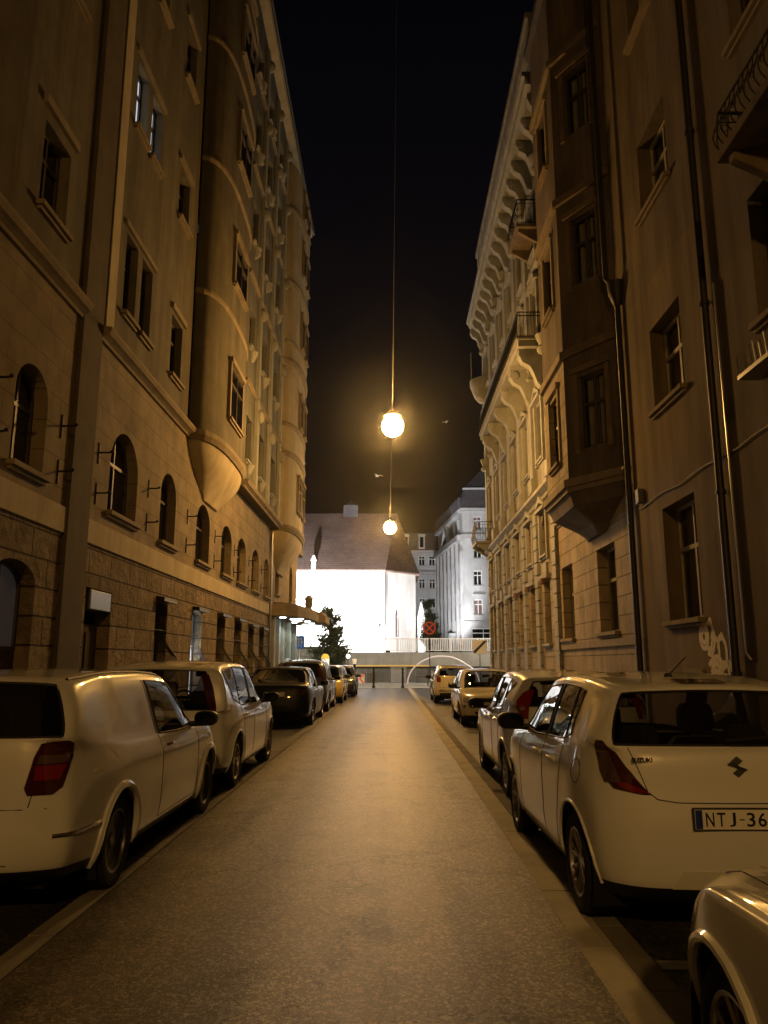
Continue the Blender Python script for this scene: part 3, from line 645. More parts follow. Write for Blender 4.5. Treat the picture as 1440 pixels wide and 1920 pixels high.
def iron_balcony(parent, xw, y0, y1, z, out, railh=1.0, n=-1, slab=.14, step=.13, belly=0, m=None, split=True):
    s = MB(); x1 = xw+n*out; s.box(min(xw, x1), max(xw, x1), y0, y1, z-slab, z)
    for y in (y0+.15, y1-.3): s.loft([[(xw, y, z-slab-.5), (xw+n*.08, y, z-slab-.5), (x1-n*.1, y, z-slab-.12), (x1-n*.1, y, z-slab-.004), (xw, y, z-slab-.004)], [(xw, y+.15, z-slab-.5), (xw+n*.08, y+.15, z-slab-.5), (x1-n*.1, y+.15, z-slab-.12), (x1-n*.1, y+.15, z-slab-.004), (xw, y+.15, z-slab-.004)]])
    bo = s.build('balcony', m or M['trim'], parent, bevel=.015)
    r = MB(); xi = x1-n*.06
    loop = [(xw, y0+.05), (xi, y0+.05), (xi, y1-.05), (xw, y1-.05)]
    for zz, rr in ((z+.06, .012), (z+railh, .022), (z+railh-.14, .01)):
        for a, b_ in zip(loop, loop[1:]): r.tube([(*a, zz), (*b_, zz)], rr, 6)
    for a, b_ in zip(loop, loop[1:]):
        L_ = math.dist(a, b_); k = max(1, int(L_/step))
        for j in range(k+1):
            px, py = a[0]+(b_[0]-a[0])*j/k, a[1]+(b_[1]-a[1])*j/k
            if belly:
                dx = n*belly if a[0] == b_[0] else 0; dy = (-belly if py < (y0+y1)/2 else belly) if a[0] != b_[0] else 0
                r.tube([(px, py, z), (px+dx*.8, py+dy*.8, z+railh*.2), (px+dx, py+dy, z+railh*.38), (px+dx*.3, py+dy*.3, z+railh*.7), (px, py, z+railh)], .009, 5)
            else: r.tube([(px, py, z), (px, py, z+railh)], .009, 5)
            if j % 2 == 0 and j < k:
                mx_, my_ = px+(b_[0]-a[0])/k*.5, py+(b_[1]-a[1])/k*.5
                t = [(mx_+(b_[0]-a[0])/L_*.05*math.cos(q), my_+(b_[1]-a[1])/L_*.05*math.cos(q), z+railh*.62+.05*math.sin(q)) for q in [PI*i/4 for i in range(9)]]
                r.tube(t, .006, 4, False)
    r.build('balcony_railing', M['iron'], bo)
    return bo
iron_balcony(RA, XR, 6.6, 9.3, 8.3, .9, .6, m=M['stucco_brown'], belly=.1)
s = MB(); s.box(XR-.34, XR-.005, 8.5, 10.45, 5.52, 5.58)
for k in range(26):
    y = 8.5+1.95*k/25
    s.tube([(XR-.33, y, 5.58), (XR-.36, y+.02*math.sin(k*3), 5.84+.05*math.sin(k*5))], .006, 4)
for x_ in (XR-.33, XR-.2, XR-.06):
    s.tube([(x_, 10.44, 5.58), (x_, 10.46, 5.82)], .006, 4)
s.build('window_ledge_spikes', M['pipe_zinc'], RA)
# middle building with oriel
RB = thing('brown_house', 'dark brown house on the right with a canted oriel and graffiti at its foot', 'house', (XR, 18, 0))
Z_rows = [(2.33, 4.5), (6.48, 8.2), (10.72, 12.4), (14.9, 16.6)]
B_ops = [(13.15, 14.75, z0, z1, 0) for z0, z1 in Z_rows]+[(18.05, 19.65, 2.3, 4.4, 0), (22.35, 23.75, 2.27, 4.43, 0), (22.6, 23.7, 6.48, 8.3, 0), (22.6, 23.7, 10.7, 12.4, 0)]
low = [o for o in B_ops if o[3] < 5.3]; up = [o for o in B_ops if o[3] > 5.3]
w = MB(); wall(w, fR, 11.72, 16.5, 0, 9.2, B_ops, .36); w.build('lower_wall', M['stucco_tan'], RB)
w = MB(); wall(w, fR, 16.5, 24.05, 0, 5.9, low, .36); w.build('rusticated_wall', M['stone_rust'], RB)
w = MB(); wall(w, fR, 11.72, 16.5, 9.2, 21.5, up, .3); wall(w, fR, 16.5, 24.05, 5.9, 21.5, up, .3); w.build('upper_wall', M['stucco_brown'], RB)  # brown upper wall darker than below: lamplight falloff put into the colour
for o in B_ops: window(fR, o, RB, .34, frame_mat=M['frame_light'], pane_mat=M['pane_clear'], curtain=True, sill_mat=M['trim'], transom=.62, bar=.04)
w = MB(); w.tube([(XR-.1, 11.86, .12), (XR-.1, 11.86, 22)], .062, 10)
for z in (1.4, 4.2, 7.4, 10.6, 14): w.lathe([(.063, -.03), (.085, -.03), (.085, .03), (.063, .03)], (XR-.1, 11.86, z), 'Z', 10)
w.build('downpipe', M['pipe'], RB, smooth=True)
w = MB(); w.tube([(XR-.06, 11.55, 1.7), (XR-.06, 11.55, 7.6)], .022, 6); w.tube([(XR-.06, 11.55, 1.7), (XR-.02, 11.5, 1.6)], .022, 6); w.build('cable_conduit', M['pipe_zinc'], RB)
w = MB(); w.tube([(XR-.1, 16.4, .12), (XR-.1, 16.4, 10.0), (XR-.3, 16.5, 10.3), (XR-.3, 16.5, 20)], .065, 10)
w.lathe([(.08, -.3), (.2, 0), (.22, .25), (.08, .3)], (XR-.1, 16.4, 9.9), 'Z', 10)
w.build('downpipe', M['pipe'], RB, smooth=True)
w = MB(); pts = [(XR-.03, 10.0+k*.3, 4.78+.03*math.sin(k*.9)) for k in range(21)]; w.tube(pts, .013, 5); w.build('facade_cable', M['iron'], RB)
w = MB(); w.box(XR-.12, XR-.001, 15.75, 15.95, 4.85, 5.15); w.build('junction_box', M['metal_grey'], RB, bevel=.01)
w = MB(); w.box(XR-.05, XR-.001, 13.3, 14.1, 1.38, 1.46); w.box(XR-.03, XR-.001, 13.36, 14.04, 1.0, 1.38); w.build('cellar_hatch', M['trim'], RB)
w = MB(); strip_y(w, XR, -1, 16.6, 24.04, 5.72, SMALL); w.box(XR-.06, XR+.02, 16.6, 24.04, 1.95, 2.12); w.build_split('string_course', M['trim'], RB)
w = MB(); w.box(XR-.55, XR+12, 11.72, 24.05, 21.5, 22.1); w.build('roof', M['slate'], RB)
w = MB(); w.face([(XR, 24.0, 21.5), (XR+12, 24.0, 21.5), (XR+12, 24.0, 0), (XR, 24.0, 0)]); w.face([(XR+12, 11.72, 0), (XR+12, 24, 0), (XR+12, 24, 21.5), (XR+12, 11.72, 21.5)]); w.build('side_wall', M['stucco_brown'], RB)
# canted oriel
OP = [(XR, 16.8), (4.33, 18.2), (4.33, 20.7), (XR, 22.0)]
def seg_frame(a, b_): 
    u = Vector((b_[0]-a[0], b_[1]-a[1])); n_ = Vector((-u.y, u.x)).normalized()
    return Fr(a, u, n_), u.length
for k, (a, b_) in enumerate(zip(OP, OP[1:])):
    fr, L_ = seg_frame(a, b_); 
    if fr.n.x > 0: fr.n = -fr.n
    ww = .82 if k != 1 else 1.0; ops = [(L_/2-ww/2, L_/2+ww/2, z0+.1, z1+.2, 0) for z0, z1 in Z_rows[1:]]
    m1 = MB(); wall(m1, fr, 0, L_, 5.9, 8.95, ops, .2); m1.build('oriel_wall', M['stone_rust'] if k == 1 else M['stucco_brown'], RB)  # canted faces and their trim coloured darker, standing for less lamplight there
    m1 = MB(); wall(m1, fr, 0, L_, 8.95, 20.0, ops, .2); m1.build('oriel_wall', M['stucco_brown'], RB)
    for o in ops: window(fr, o, RB, .18, frame_mat=M['frame_dark'], pane_mat=M['pane_clear'] , curtain=True, transom=.62, sill=(k == 1), sill_mat=M['trim_dark'])
    t = MB()
    for z, dd, hh in ((9.0, .1, .2), (13.2, .1, .2), (17.4, .1, .2)): fbox(t, fr, -.03, L_+.03, z, z+hh, -.02, dd)
    for o in ops: fbox(t, fr, o[0]-.14, o[0]-.01, o[2]-.1, o[3]+.1, -.02, .05); fbox(t, fr, o[1]+.01, o[1]+.14, o[2]-.1, o[3]+.1, -.02, .05); fbox(t, fr, o[0]-.2, o[1]+.2, o[3]+.102, o[3]+.24, -.02, .1)
    t.build_split('oriel_moulding', M['trim_dark'] if k != 1 else M['trim'], RB)
def grow(pl, g_, f=1): return [(XR+.0 if abs(x-XR) < 1e-6 else x-g_, 19.5+(y-19.5)*f) for x, y in pl]
w = MB(); w.prism(grow(OP, .14, 1.06), 5.72, 5.9); w.prism(grow(OP, .06, 1.03), 5.6, 5.72); w.build('oriel_ledge', M['trim'], RB)
w = MB(); w.loft([[(XR-.001, 18.6, 4.72), (XR-.12, 19.0, 4.72), (XR-.12, 19.9, 4.72), (XR-.001, 20.4, 4.72)], [(XR-.001, 18.2, 4.95), (5.0, 18.75, 4.95), (5.0, 20.3, 4.95), (XR-.001, 20.9, 4.95)], [(x, y, 5.3) for x, y in grow(OP, -.12, .9)], [(x, y, 5.6) for x, y in grow(OP, 0, 1)]]); w.build('oriel_corbel', M['stucco_brown'], RB)
w = MB(); w.prism(grow(OP, .15, 1.07), 20.0, 20.3); w.build('oriel_roof', M['slate'], RB)
# graffiti: loops of pale spray paint
gm = MB(); random.seed(3)
def spray(pts, wd=.035):
    n = len(pts)
    for k in range(n-1):
        a, b_ = Vector(pts[k]), Vector(pts[k+1]); t = (b_-a); 
        if t.length < 1e-5: continue
        t.normalize(); s_ = Vector((-t.y, t.x))*wd
        q = [a-s_-t*.008, b_-s_+t*.008, b_+s_+t*.008, a+s_-t*.008]
        gm.face([(XR-.004-.0001*k, p.x, p.y) for p in q])
def loop(cy, cz, ry, rz, a0=0, a1=2*PI, n=26, rot=0):
    o_ = []
    for k in range(n+1):
        a = a0+(a1-a0)*k/n; u, v = ry*math.cos(a), rz*math.sin(a)
        o_.append((cy+u*math.cos(rot)-v*math.sin(rot), cz+u*math.sin(rot)+v*math.cos(rot)))
    return o_
for args in ((13.2, 2.0, .17, .2, 0, 2*PI), (13.2, 2.0, .09, .1, 0, 2*PI), (12.98, 1.96, .2, .26, .4, 5.2), (12.78, 1.75, .15, .22, -1.2, 4.2), (12.75, 1.5, .2, .16, 0, 2*PI), (12.75, 1.5, .1, .08, 0, 2*PI),
             (12.52, 1.72, .16, .24, .3, 5.8), (12.5, 1.42, .18, .14, 0, 6.1), (12.5, 1.16, .24, .2, .2, 3.5), (12.45, 1.12, .14, .13, .0, 3.6), (13.05, 1.6, .16, .2, 1.2, 4.4), (12.9, 1.3, .25, .3, .8, 2.6)):
    spray(loop(*args), .042)
spray([(13.0, 2.22), (12.9, 2.28), (12.83, 2.12), (12.9, 1.95)]); spray([(12.3, 1.6), (12.2, 1.4), (12.22, 1.1), (12.12, .95)]); spray([(12.62, 1.95), (12.5, 2.02), (12.42, 1.9)])
gm.build('graffiti', noise_mat('pale_spray_paint', (.62, .58, .5), (.85, .8, .72), 14, .8, .1), RB)['label'] = 'pale looping spray-painted tag'
# ornate far building
RC = thing('ornate_apartment_house', 'ornate pale apartment house farther along the right with stone consoles and balconies', 'apartment house', (XR, 32, 0))
ycol = [25.6, 28.2, 30.8, 33.4, 36.0, 38.8]
C_low = [(y, y+1.0, 2.2, 4.3, .0) for y in ycol]+[(y, y+1.0, 5.2, 6.6, .45) for y in ycol]
C_up = [(y, y+1.05, z0, z1, 0) for y in ycol for z0, z1 in ((8.6, 10.6), (13.0, 15.0), (16.4, 18.0))]
w = MB(); wall(w, fR, 24.05, 41.3, 0, 7.2, C_low, .28); w.build('rusticated_wall', M['stone_rust'], RC)
w = MB(); wall(w, fR, 24.05, 41.3, 7.2, 22.0, C_up, .26); w.build('upper_wall', M['stucco_ornate'], RC)
for o in C_low: window(fR, o, RC, .26, sill=True, sill_mat=M['trim_pale'])
for k, o in enumerate(C_up): window(fR, o, RC, .24, sill=True, sill_mat=M['trim_pale'], pane_mat=M['pane_clear'] if k % 3 == 0 else None, curtain=k % 3 == 0)
w = MB(); strip_y(w, XR, -1, 24.05, 41.4, 7.1, [(-.02, 0), (.08, 0), (.1, .08), (.2, .14), (.3, .2), (.3, .32), (.12, .38), (-.02, .42)]); w.box(XR-.06, XR, 24.05, 41.35, 6.82, 6.98)
k = 24.2
while k < 41.2: w.box(XR-.14, XR+.01, k, k+.09, 6.99, 7.098); k += .19
strip_y(w, XR, -1, 24.05, 41.35, 15.6, SMALL); w.build_split('string_course', M['trim_pale'], RC)
w = MB()
for y in [24.3]+[y+1.75 for y in ycol]:   # rusticated pilasters low, fluted ones above
    for j in range(15): w.box(XR-.13, XR+.01, y-.28, y+.28, .12+j*.45, .12+j*.45+.41)
    w.box(XR-.16, XR+.01, y-.24, y+.24, 7.6, 19.2); w.box(XR-.24, XR+.01, y-.32, y+.32, 7.55, 8.1)
    w.lathe([(.26, 0), (.3, .1), (.2, .25), (.3, .5), (.34, .6), (.01, .62)], (XR-.1, y, 11.8), 'Z', 10); w.lathe([(.22, 0), (.26, .1), (.18, .25), (.3, .5), (.34, .6), (.01, .62)], (XR-.1, y, 18.5), 'Z', 10)
w.build_split('pilaster', M['trim_pale'], RC, bevel=.01)
w = MB()
for o in C_up+C_low[6:]:
    c = (o[0]+o[1])/2; w.box(XR-.1, XR+.01, o[0]-.18, o[0]-.005, o[2]-.2, o[3]+.1); w.box(XR-.1, XR+.01, o[1]+.005, o[1]+.18, o[2]-.2, o[3]+.1); w.box(XR-.2, XR+.01, o[0]-.24, o[1]+.24, o[3]+.102, o[3]+.22)
    w.loft([[(XR, c-.7, o[3]+.222), (XR-.18, c-.7, o[3]+.222), (XR-.18, c-.7, o[3]+.28), (XR, c-.7, o[3]+.28)], [(XR, c, o[3]+.4), (XR-.2, c, o[3]+.4), (XR-.2, c, o[3]+.62), (XR, c, o[3]+.62)], [(XR, c+.7, o[3]+.222), (XR-.18, c+.7, o[3]+.222), (XR-.18, c+.7, o[3]+.28), (XR, c+.7, o[3]+.28)]])
w.build_split('window_surround', M['trim_pale'], RC)
w = MB()
for o in C_low[:6]:
    w.box(XR-.16, XR+.01, o[0]-.22, o[1]+.22, o[3]+.05, o[3]+.2); w.box(XR-.09, XR+.01, o[0]+.1, o[1]-.1, o[3]+.25, o[3]+.6)
w.build_split('window_hood', M['trim_pale'], RC)
def console(mb, xw, y, z, out, h, wd=.28, n=-1):
    pr = [(0, 0), (.05, -.0), (.1, .06), (out*.28, .14), (out*.4, h*.35), (out*.55, h*.55), (out*.85, h*.66), (out*.97, h*.8), (out, h), (0, h)]
    mb.loft([[(xw+n*a, y-wd/2, z+b_) for a, b_ in pr], [(xw+n*a, y+wd/2, z+b_) for a, b_ in pr]])
    mb.lathe([(.01, -wd*.62), (.13*out+.05, -wd*.6), (.13*out+.05, wd*.6), (.01, wd*.62)], (xw+n*out*.82, y, z+h*.86), 'Y', 12)
    mb.lathe([(.01, -wd*.6), (.1, -wd*.58), (.1, wd*.58), (.01, wd*.6)], (xw+n*.1, y, z+.12), 'Y', 12)
w = MB()
for y in (25.3, 27.3, 29.4, 31.5, 33.6, 35.7): console(w, XR, y, 10.9, .85, 1.35, .34)
for y in [22.6+1.15*j for j in range(17)]: console(w, XR, y, 18.9, .75, 1.25, .3)
w.build_split('stone_console', M['trim_pale'], RC)
w = MB(); w.box(4.4, XR, 24.9, 36.3, 12.26, 12.5); w.box(4.34, XR, 24.85, 36.35, 12.502, 12.6); bs = w.build('long_balcony', M['trim_pale'], RC, bevel=.02)
w = MB()
for z in (12.66, 13.55, 13.42): w.tube([(4.42, 24.95, z), (4.42, 36.2, z)], .02, 6); w.tube([(4.42, 24.95, z), (XR, 24.95, z)], .02, 6); w.tube([(4.42, 36.2, z), (XR, 36.2, z)], .02, 6)
for j in range(95): w.tube([(4.42, 24.95+j*.12, 12.6), (4.38, 24.95+j*.12, 12.85), (4.42, 24.95+j*.12, 13.55)], .009, 4)
for j in range(7): w.tube([(4.5+j*.12, 24.95, 12.6), (4.5+j*.12, 24.91, 12.85), (4.5+j*.12, 24.95, 13.55)], .009, 4)
w.build('balcony_railing', M['iron'], bs)
iron_balcony(RC, XR, 39.2, 41.2, 7.75, .9, 1.0, m=M['trim_pale'], belly=.1)
iron_balcony(RC, XR, 25.0, 26.9, 17.0, .8, .95, m=M['trim_dark'], belly=.12)
w = MB(); w.lathe([(.02, 0), (.35, .1), (.55, .35), (.75, .9), (.8, 1.0), (.8, 1.3), (.72, 1.32), (.72, 1.35), (.02, 1.36)], (XR-.1, 40.5, 15.6), 'Z', 20); w.tube([(XR-.8, 40.5, 16.9), (XR-.8, 40.5, 18.6)], .015, 5); w.build('round_balcony', M['trim_pale'], RC, smooth=True)
w = MB(); w.prism([(XR, 22.0), (4.42, 22.0), (4.42, 40.6), (4.7, 41.3), (XR, 41.6)], 20.15, 20.45); w.prism([(XR, 22.0), (4.32, 22.0), (4.32, 40.8), (4.66, 41.5), (XR, 41.8)], 20.452, 20.62); w.build_split('cornice', M['trim_pale'], RC)
w = MB(); w.prism([(XR, 21.5), (4.5, 21.5), (4.5, 36.6), (XR, 37.2)], 21.6, 22.2); w.prism([(XR, 21.5), (4.42, 21.5), (4.42, 36.7), (XR, 37.4)], 22.202, 22.42); w.box(4.7, XR, 22, 36.4, 20.622, 21.598); w.build('attic_parapet', M['stucco_ornate'], RC)
w = MB(); w.box(XR+.3, XR+12, 24.05, 41.3, 22.0, 23.5); w.build('roof', M['slate'], RC)
w = MB(); w.face([(XR, 41.3, 0), (XR+12, 41.3, 0), (XR+12, 41.3, 22), (XR, 41.3, 22)]); w.face([(XR+12, 24, 0), (XR+12, 41.3, 0), (XR+12, 41.3, 22), (XR+12, 24, 22)]); w.build('side_wall', M['stucco_ornate'], RC)
for y in (25.0, 27.9, 30.5):
    w = MB(); w.tube([(XR-.02, y, 4.25), (XR-.35, y, 4.25)], .02, 5); w.lathe([(.001, -.16), (.1, -.14), (.07, .04), (.001, .06)], (XR-.38, y, 4.22), 'Z', 10); w.build('wall_lamp', M['shutter'], RC)

# ------------------------------------------------------------------ BACKGROUND
b = MB(); b.box(-40, 40, 64.4, 150, 0, 2.34); struct(b.build('bridge_ramp', M['concrete']))
w = MB(); w.box(-3.9, 40, 64.0, 64.398, 1.28, 2.42); pw = w.build('ramp_parapet', M['concrete']); tag(pw, 'grey concrete parapet of the raised ramp below the white railing', 'parapet')
w = MB(); w.box(-3.9, 40, 64.2, 64.39, .03, 1.278); rw = w.build('retaining_wall', M['concrete_dark']); tag(rw, 'dark retaining wall for the shaded gap under the ramp behind the fences', 'wall')  # dark wall colour stands in for the shade under the deck
w = MB(); w.box(-40, -3.92, 63.6, 64.39, .03, 2.75); w.box(-40, -3.92, 63.5, 64.45, 2.752, 2.9); ow = w.build('stone_wall', M['oldwall']); tag(ow, 'old grey ashlar wall behind the tree and blue sign', 'wall')
RL = thing('white_railing', 'white metal railing along the top of the ramp', 'railing', (3, 64.2, 2.42))
w = MB(); w.box(-3.9, 14, 64.15, 64.25, 3.48, 3.56); w.box(-3.9, 14, 64.17, 64.23, 2.55, 2.6)
for j in range(9): w.box(-3.9+j*2.2, -3.82+j*2.2, 64.15, 64.25, 2.42, 3.48)
w.build('railing_frame', M['white_metal'], RL)
w = MB()
for j in range(118): w.box(-3.75+j*.15, -3.69+j*.15, 64.18, 64.22, 2.6, 3.48)
w.build('railing_bars', M['white_metal'], RL)
# church
CH = thing('church', 'floodlit white church with a steep red tiled roof', 'church', (-5, 90, 2.34))
plan = [(-30, 85), (-.75, 85), (2.85, 88.6), (2.85, 96), (-.75, 105), (-30, 105)]
w = MB(); fw = Fr((-30, 85), (1, 0), (0, -1)); wall(w, fw, 0, 29.25, 2.34, 11.6, [], .3)
fs = Fr((-.75, 85), (3.6, 3.6), (1, -1)); Ls = math.hypot(3.6, 3.6); gw = (1.75, 2.6, 4.4, 7.5, .8)
wall(w, fs, 0, Ls, 2.34, 11.6, [gw], .3)
fe = Fr((2.85, 88.6), (0, 1), (1, 0)); wall(w, fe, 0, 7.4, 2.34, 11.6, [], .3)
w.build('church_wall', M['church'], CH)
window(fs, gw, CH, .25, frame_mat=M['church'], pane_mat=M['shutter'], mull=2, transom=.74, sill=False, fw=.07, bar=.03)
w = MB()
e_ = [(-30, 84.6), (-.6, 84.6), (3.3, 88.4), (3.3, 96.2), (-.6, 105.4), (-30, 105.4)]
w.loft([[(x, y, 11.5) for x, y in e_], [(x, y, 11.68) for x, y in e_], [(-30, 95, 20.05), (.75, 95, 20.05), (.76, 95.01, 20.05), (.76, 95.05, 20.05), (.75, 95.1, 20.05), (-30, 95.1, 20.05)]])
rf = w.build('roof', M['roof_tile'], CH)
w = MB(); w.box(-5.9, -4.1, 94.3, 96, 19.4, 21.0); w.loft([[(-5.6, 94.6, 21.0), (-4.4, 94.6, 21.0), (-4.4, 95.8, 21.0), (-5.6, 95.8, 21.0)], [(-5.02, 95.1, 21.7), (-4.98, 95.1, 21.7), (-4.98, 95.2, 21.7), (-5.02, 95.2, 21.7)]]); w.build('ridge_turret', M['slate'], rf)
w = MB(); w.box(-8.75, -8.3, 84.2, 84.7, 11.7, 12.7); w.loft([[(-8.85, 84.1, 12.7), (-8.2, 84.1, 12.7), (-8.2, 84.8, 12.7), (-8.85, 84.8, 12.7)], [(-8.6, 84.4, 13.3), (-8.45, 84.4, 13.3), (-8.45, 84.5, 13.3), (-8.6, 84.5, 13.3)]]); w.build('pinnacle', M['church'], CH)
def buttress(x, y, wd, z1, tip):
    w = MB(); w.box(x-wd/2, x+wd/2, y-.5, y+.5, 2.34, z1); w.loft([[(x-wd/2, y-.5, z1), (x+wd/2, y-.5, z1), (x+wd/2, y+.5, z1), (x-wd/2, y+.5, z1)], [(x-.04, y+.3, tip), (x+.04, y+.3, tip), (x+.04, y+.4, tip), (x-.04, y+.4, tip)]]); w.build('buttress', M['church'], CH)
buttress(3.45, 88.0, .8, 6.8, 8.4)
w = MB(); w.tube([(-.62, 84.9, 2.4), (-.62, 84.9, 11.5)], .07, 6); w.build('downpipe', M['pipe_zinc'], CH)
w = MB(); w.tube([(-1.35, 84.3, 4.6), (-1.0, 84.3, 7.1)], .07, 6); w.sphere((-1.2, 84.3, 5.6), .16, 8, 6); w.build('wall_bracket', M['iron'], CH)
# grey wing in the middle
def facade_y(bld, x0, x1, y, z0, z1, ops, m, frame=None, panes=None, sills=True, mull=1):
    fr = Fr((x0, y), (1, 0), (0, -1)); ops = [(a-x0, b_-x0, c, d_, 0) for a, b_, c, d_ in ops]
    w = MB(); wall(w, fr, 0, x1-x0, z0, z1, ops, .25); w.build('front_wall', m, bld)
    for k, o in enumerate(ops):
        window(fr, o, bld, .2, frame_mat=frame or M['frame_white'], pane_mat=(panes[k] if panes and panes[k] else M['pane']), sill=sills, sill_mat=M['grey_plaster'], fw=.12, bar=.06, mull=mull)
D = thing('grey_wing_building', 'grey plaster building with dormers half hidden behind the church apse', 'building', (5, 120, 0))
ops = [(x, x+1.05, z, z+1.55) for z in (16.55, 12.95, 9.9) for x in (4.35, 5.95)]
facade_y(D, 0, 9.5, 120, 2.34, 18.6, ops, M['grey_plaster'])
w = MB(); w.box(0, 9.5, 119.6, 120, 15.1, 15.6); w.box(-.2, 9.7, 119.4, 121, 18.6, 18.9); w.build_split('cornice', M['grey_plaster'], D)
w = MB(); w.loft([[(-.2, 119.5, 18.9), (9.7, 119.5, 18.9), (9.7, 130, 18.9), (-.2, 130, 18.9)], [(.2, 121.2, 22.0), (9.3, 121.2, 22.0), (9.3, 129, 22.0), (.2, 129, 22.0)]]); w.build('roof', M['slate'], D)
for x in (1.9, 4.4):
    w = MB(); w.box(x, x+.95, 119.5, 121.4, 19.1, 21.3); w.box(x-.1, x+1.05, 119.35, 121.5, 21.3, 21.5); dm = w.build('dormer', M['grey_plaster'], D)
    w = MB(); w.box(x+.2, x+.75, 119.44, 119.49, 19.4, 21.0); w.build('dormer_pane', M['pane'], dm)
# tall grey corner building on the right
EB = thing('grey_mansard_building', 'tall floodlit grey building with mansard roof and brown blinds', 'building', (9.5, 100, 0))
wins = [(10.85, 12.0, 18.8, 20.6), (10.8, 11.95, 15.0, 16.6), (10.75, 11.9, 11.45, 13.4), (10.75, 11.9, 7.65, 9.65), (10.4, 13.4, 4.0, 5.95), (14.2, 15.3, 18.8, 20.6), (14.2, 15.3, 11.45, 13.4), (14.2, 15.3, 7.65, 9.65)]
facade_y(EB, 9.45, 20, 100, 2.34, 21.3, wins, M['grey_plaster'], panes=[M['shutter'], None, None, M['shutter'], None, None, None, M['shutter']])
w = MB(); w.box(9.2, 20, 99.5, 100, 17.7, 18.2); w.box(9.1, 20.2, 99.2, 101, 21.3, 21.6); w.box(9.3, 20, 99.8, 100, 6.6, 6.85); w.box(10.6, 12.1, 99.7, 100, 10.2, 10.35); w.build_split('cornice', M['grey_plaster'], EB)
w = MB(); w.loft([[(9.2, 99.4, 21.6), (20, 99.4, 21.6), (20, 112, 21.6), (9.2, 112, 21.6)], [(9.7, 100.4, 24.4), (20, 100.4, 24.4), (20, 111, 24.4), (9.7, 111, 24.4)]]); w.loft([[(9.8, 100.5, 24.5), (20, 100.5, 24.5), (20, 110, 24.5), (9.8, 110, 24.5)], [(14, 104, 29.5), (16, 104, 29.5), (16, 106, 29.5), (14, 106, 29.5)]]); w.build('roof', M['slate'], EB)
w = MB(); w.box(9.6, 20, 100.2, 100.45, 24.3, 24.55); w.build('roof_ridge', M['grey_plaster'], EB)
# west flank running back, with pilasters, pediment and tall windows
P0, P1 = Vector((9.45, 100.0)), Vector((7.4, 118.5)); u_ = P1-P0; FLn = u_.length
fE = Fr(P0, u_, (-1, -.12)); opsE = [(2+j*3.0, 3.2+j*3.0, z, z+2.0, 0) for j in range(5) for z in (5.2, 9.0, 12.6, 18.7)]
w = MB(); wall(w, fE, 0, FLn, 2.34, 21.3, opsE, .3); w.build('flank_wall', M['grey_plaster'], EB)
for o in opsE: window(fE, o, EB, .26, frame_mat=M['frame_white'], sill=False, fw=.1)
w = MB()
for j in range(7): fbox(w, fE, .2+j*3.0, .9+j*3.0, 2.4, 17.4, -.02, .35)
w.build_split('pilaster', M['grey_plaster'], EB)
w = MB(); fbox(w, fE, -.2, FLn, 17.402, 18.1, -.02, .75); fbox(w, fE, -.2, FLn, 21.0, 21.5, -.02, .6); 
w.loft([[fE.p(7.5, 18.102, .1), fE.p(7.5, 18.102, .7), fE.p(7.5, 18.3, .7), fE.p(7.5, 18.3, .1)], [fE.p(10, 20.6, .1), fE.p(10, 20.6, .7), fE.p(10, 20.9, .7), fE.p(10, 20.9, .1)], [fE.p(12.5, 18.102, .1), fE.p(12.5, 18.102, .7), fE.p(12.5, 18.3, .7), fE.p(12.5, 18.3, .1)]])
w.build('entablature', M['grey_plaster'], EB)
w = MB()
for j in range(11): fbox(w, fE, .3+j*1.7, .8+j*1.7, 21.5, 23.2, .1, .5)
w.build_split('roof_baluster', M['slate'], EB)
w = MB(); fbox(w, fE, 5.0, 7.5, 5.2, 5.5, 0, 1.0); w.lathe([(.05, -1.2), (.4, -.8), (.6, -.2), (.65, 0)], fE.p(6.2, 5.2, .4), 'Z', 10); w.build('flank_balcony', M['grey_plaster'], EB)
# ------------------------------------------------------------------ CARS
def herm(P, nsub, mirror0=False, mirror1=False):
    """chord-length cubic through points P, nsub[k] samples per interval"""
    P = [Vector(p) for p in P]; n = len(P)
    def mir(v): return Vector((-v.x, v.y, v.z))
    t = [0]
    for a, b in zip(P, P[1:]): t.append(t[-1]+max((b-a).length, 1e-4)**.75)
    m = []
    for k in range(n):
        if k == 0:
            if mirror0: pa, ta = mir(P[1]), -(t[1]-t[0])
            else: m.append((P[1]-P[0])/(t[1]-t[0])); continue
        else: pa, ta = P[k-1], t[k-1]
        if k == n-1:
            if mirror1: pb, tb = mir(P[n-2]), 2*t[n-1]-t[n-2]
            else: m.append((P[n-1]-P[n-2])/(t[n-1]-t[n-2])); continue
        else: pb, tb = P[k+1], t[k+1]
        d0, d1 = (P[k]-pa)/(t[k]-ta), (pb-P[k])/(tb-t[k]); h0, h1 = t[k]-ta, tb-t[k]
        mm = (d0*h1+d1*h0)/(h0+h1)
        for c in range(3):
            if d0[c]*d1[c] <= 0: mm[c] *= .25
            else:
                lim = 2.2*min(abs(d0[c]), abs(d1[c]))
                if abs(mm[c]) > lim: mm[c] = math.copysign(lim, mm[c])
        m.append(mm)
    out = []
    for k in range(n-1):
        h = t[k+1]-t[k]
        for j in range(nsub[k]):
            s = j/nsub[k]; s2, s3 = s*s, s*s*s
            out.append(P[k]*(2*s3-3*s2+1)+m[k]*(h*(s3-2*s2+s))+P[k+1]*(-2*s3+3*s2)+m[k+1]*(h*(s3-s2)))
    out.append(P[-1].copy()); return out

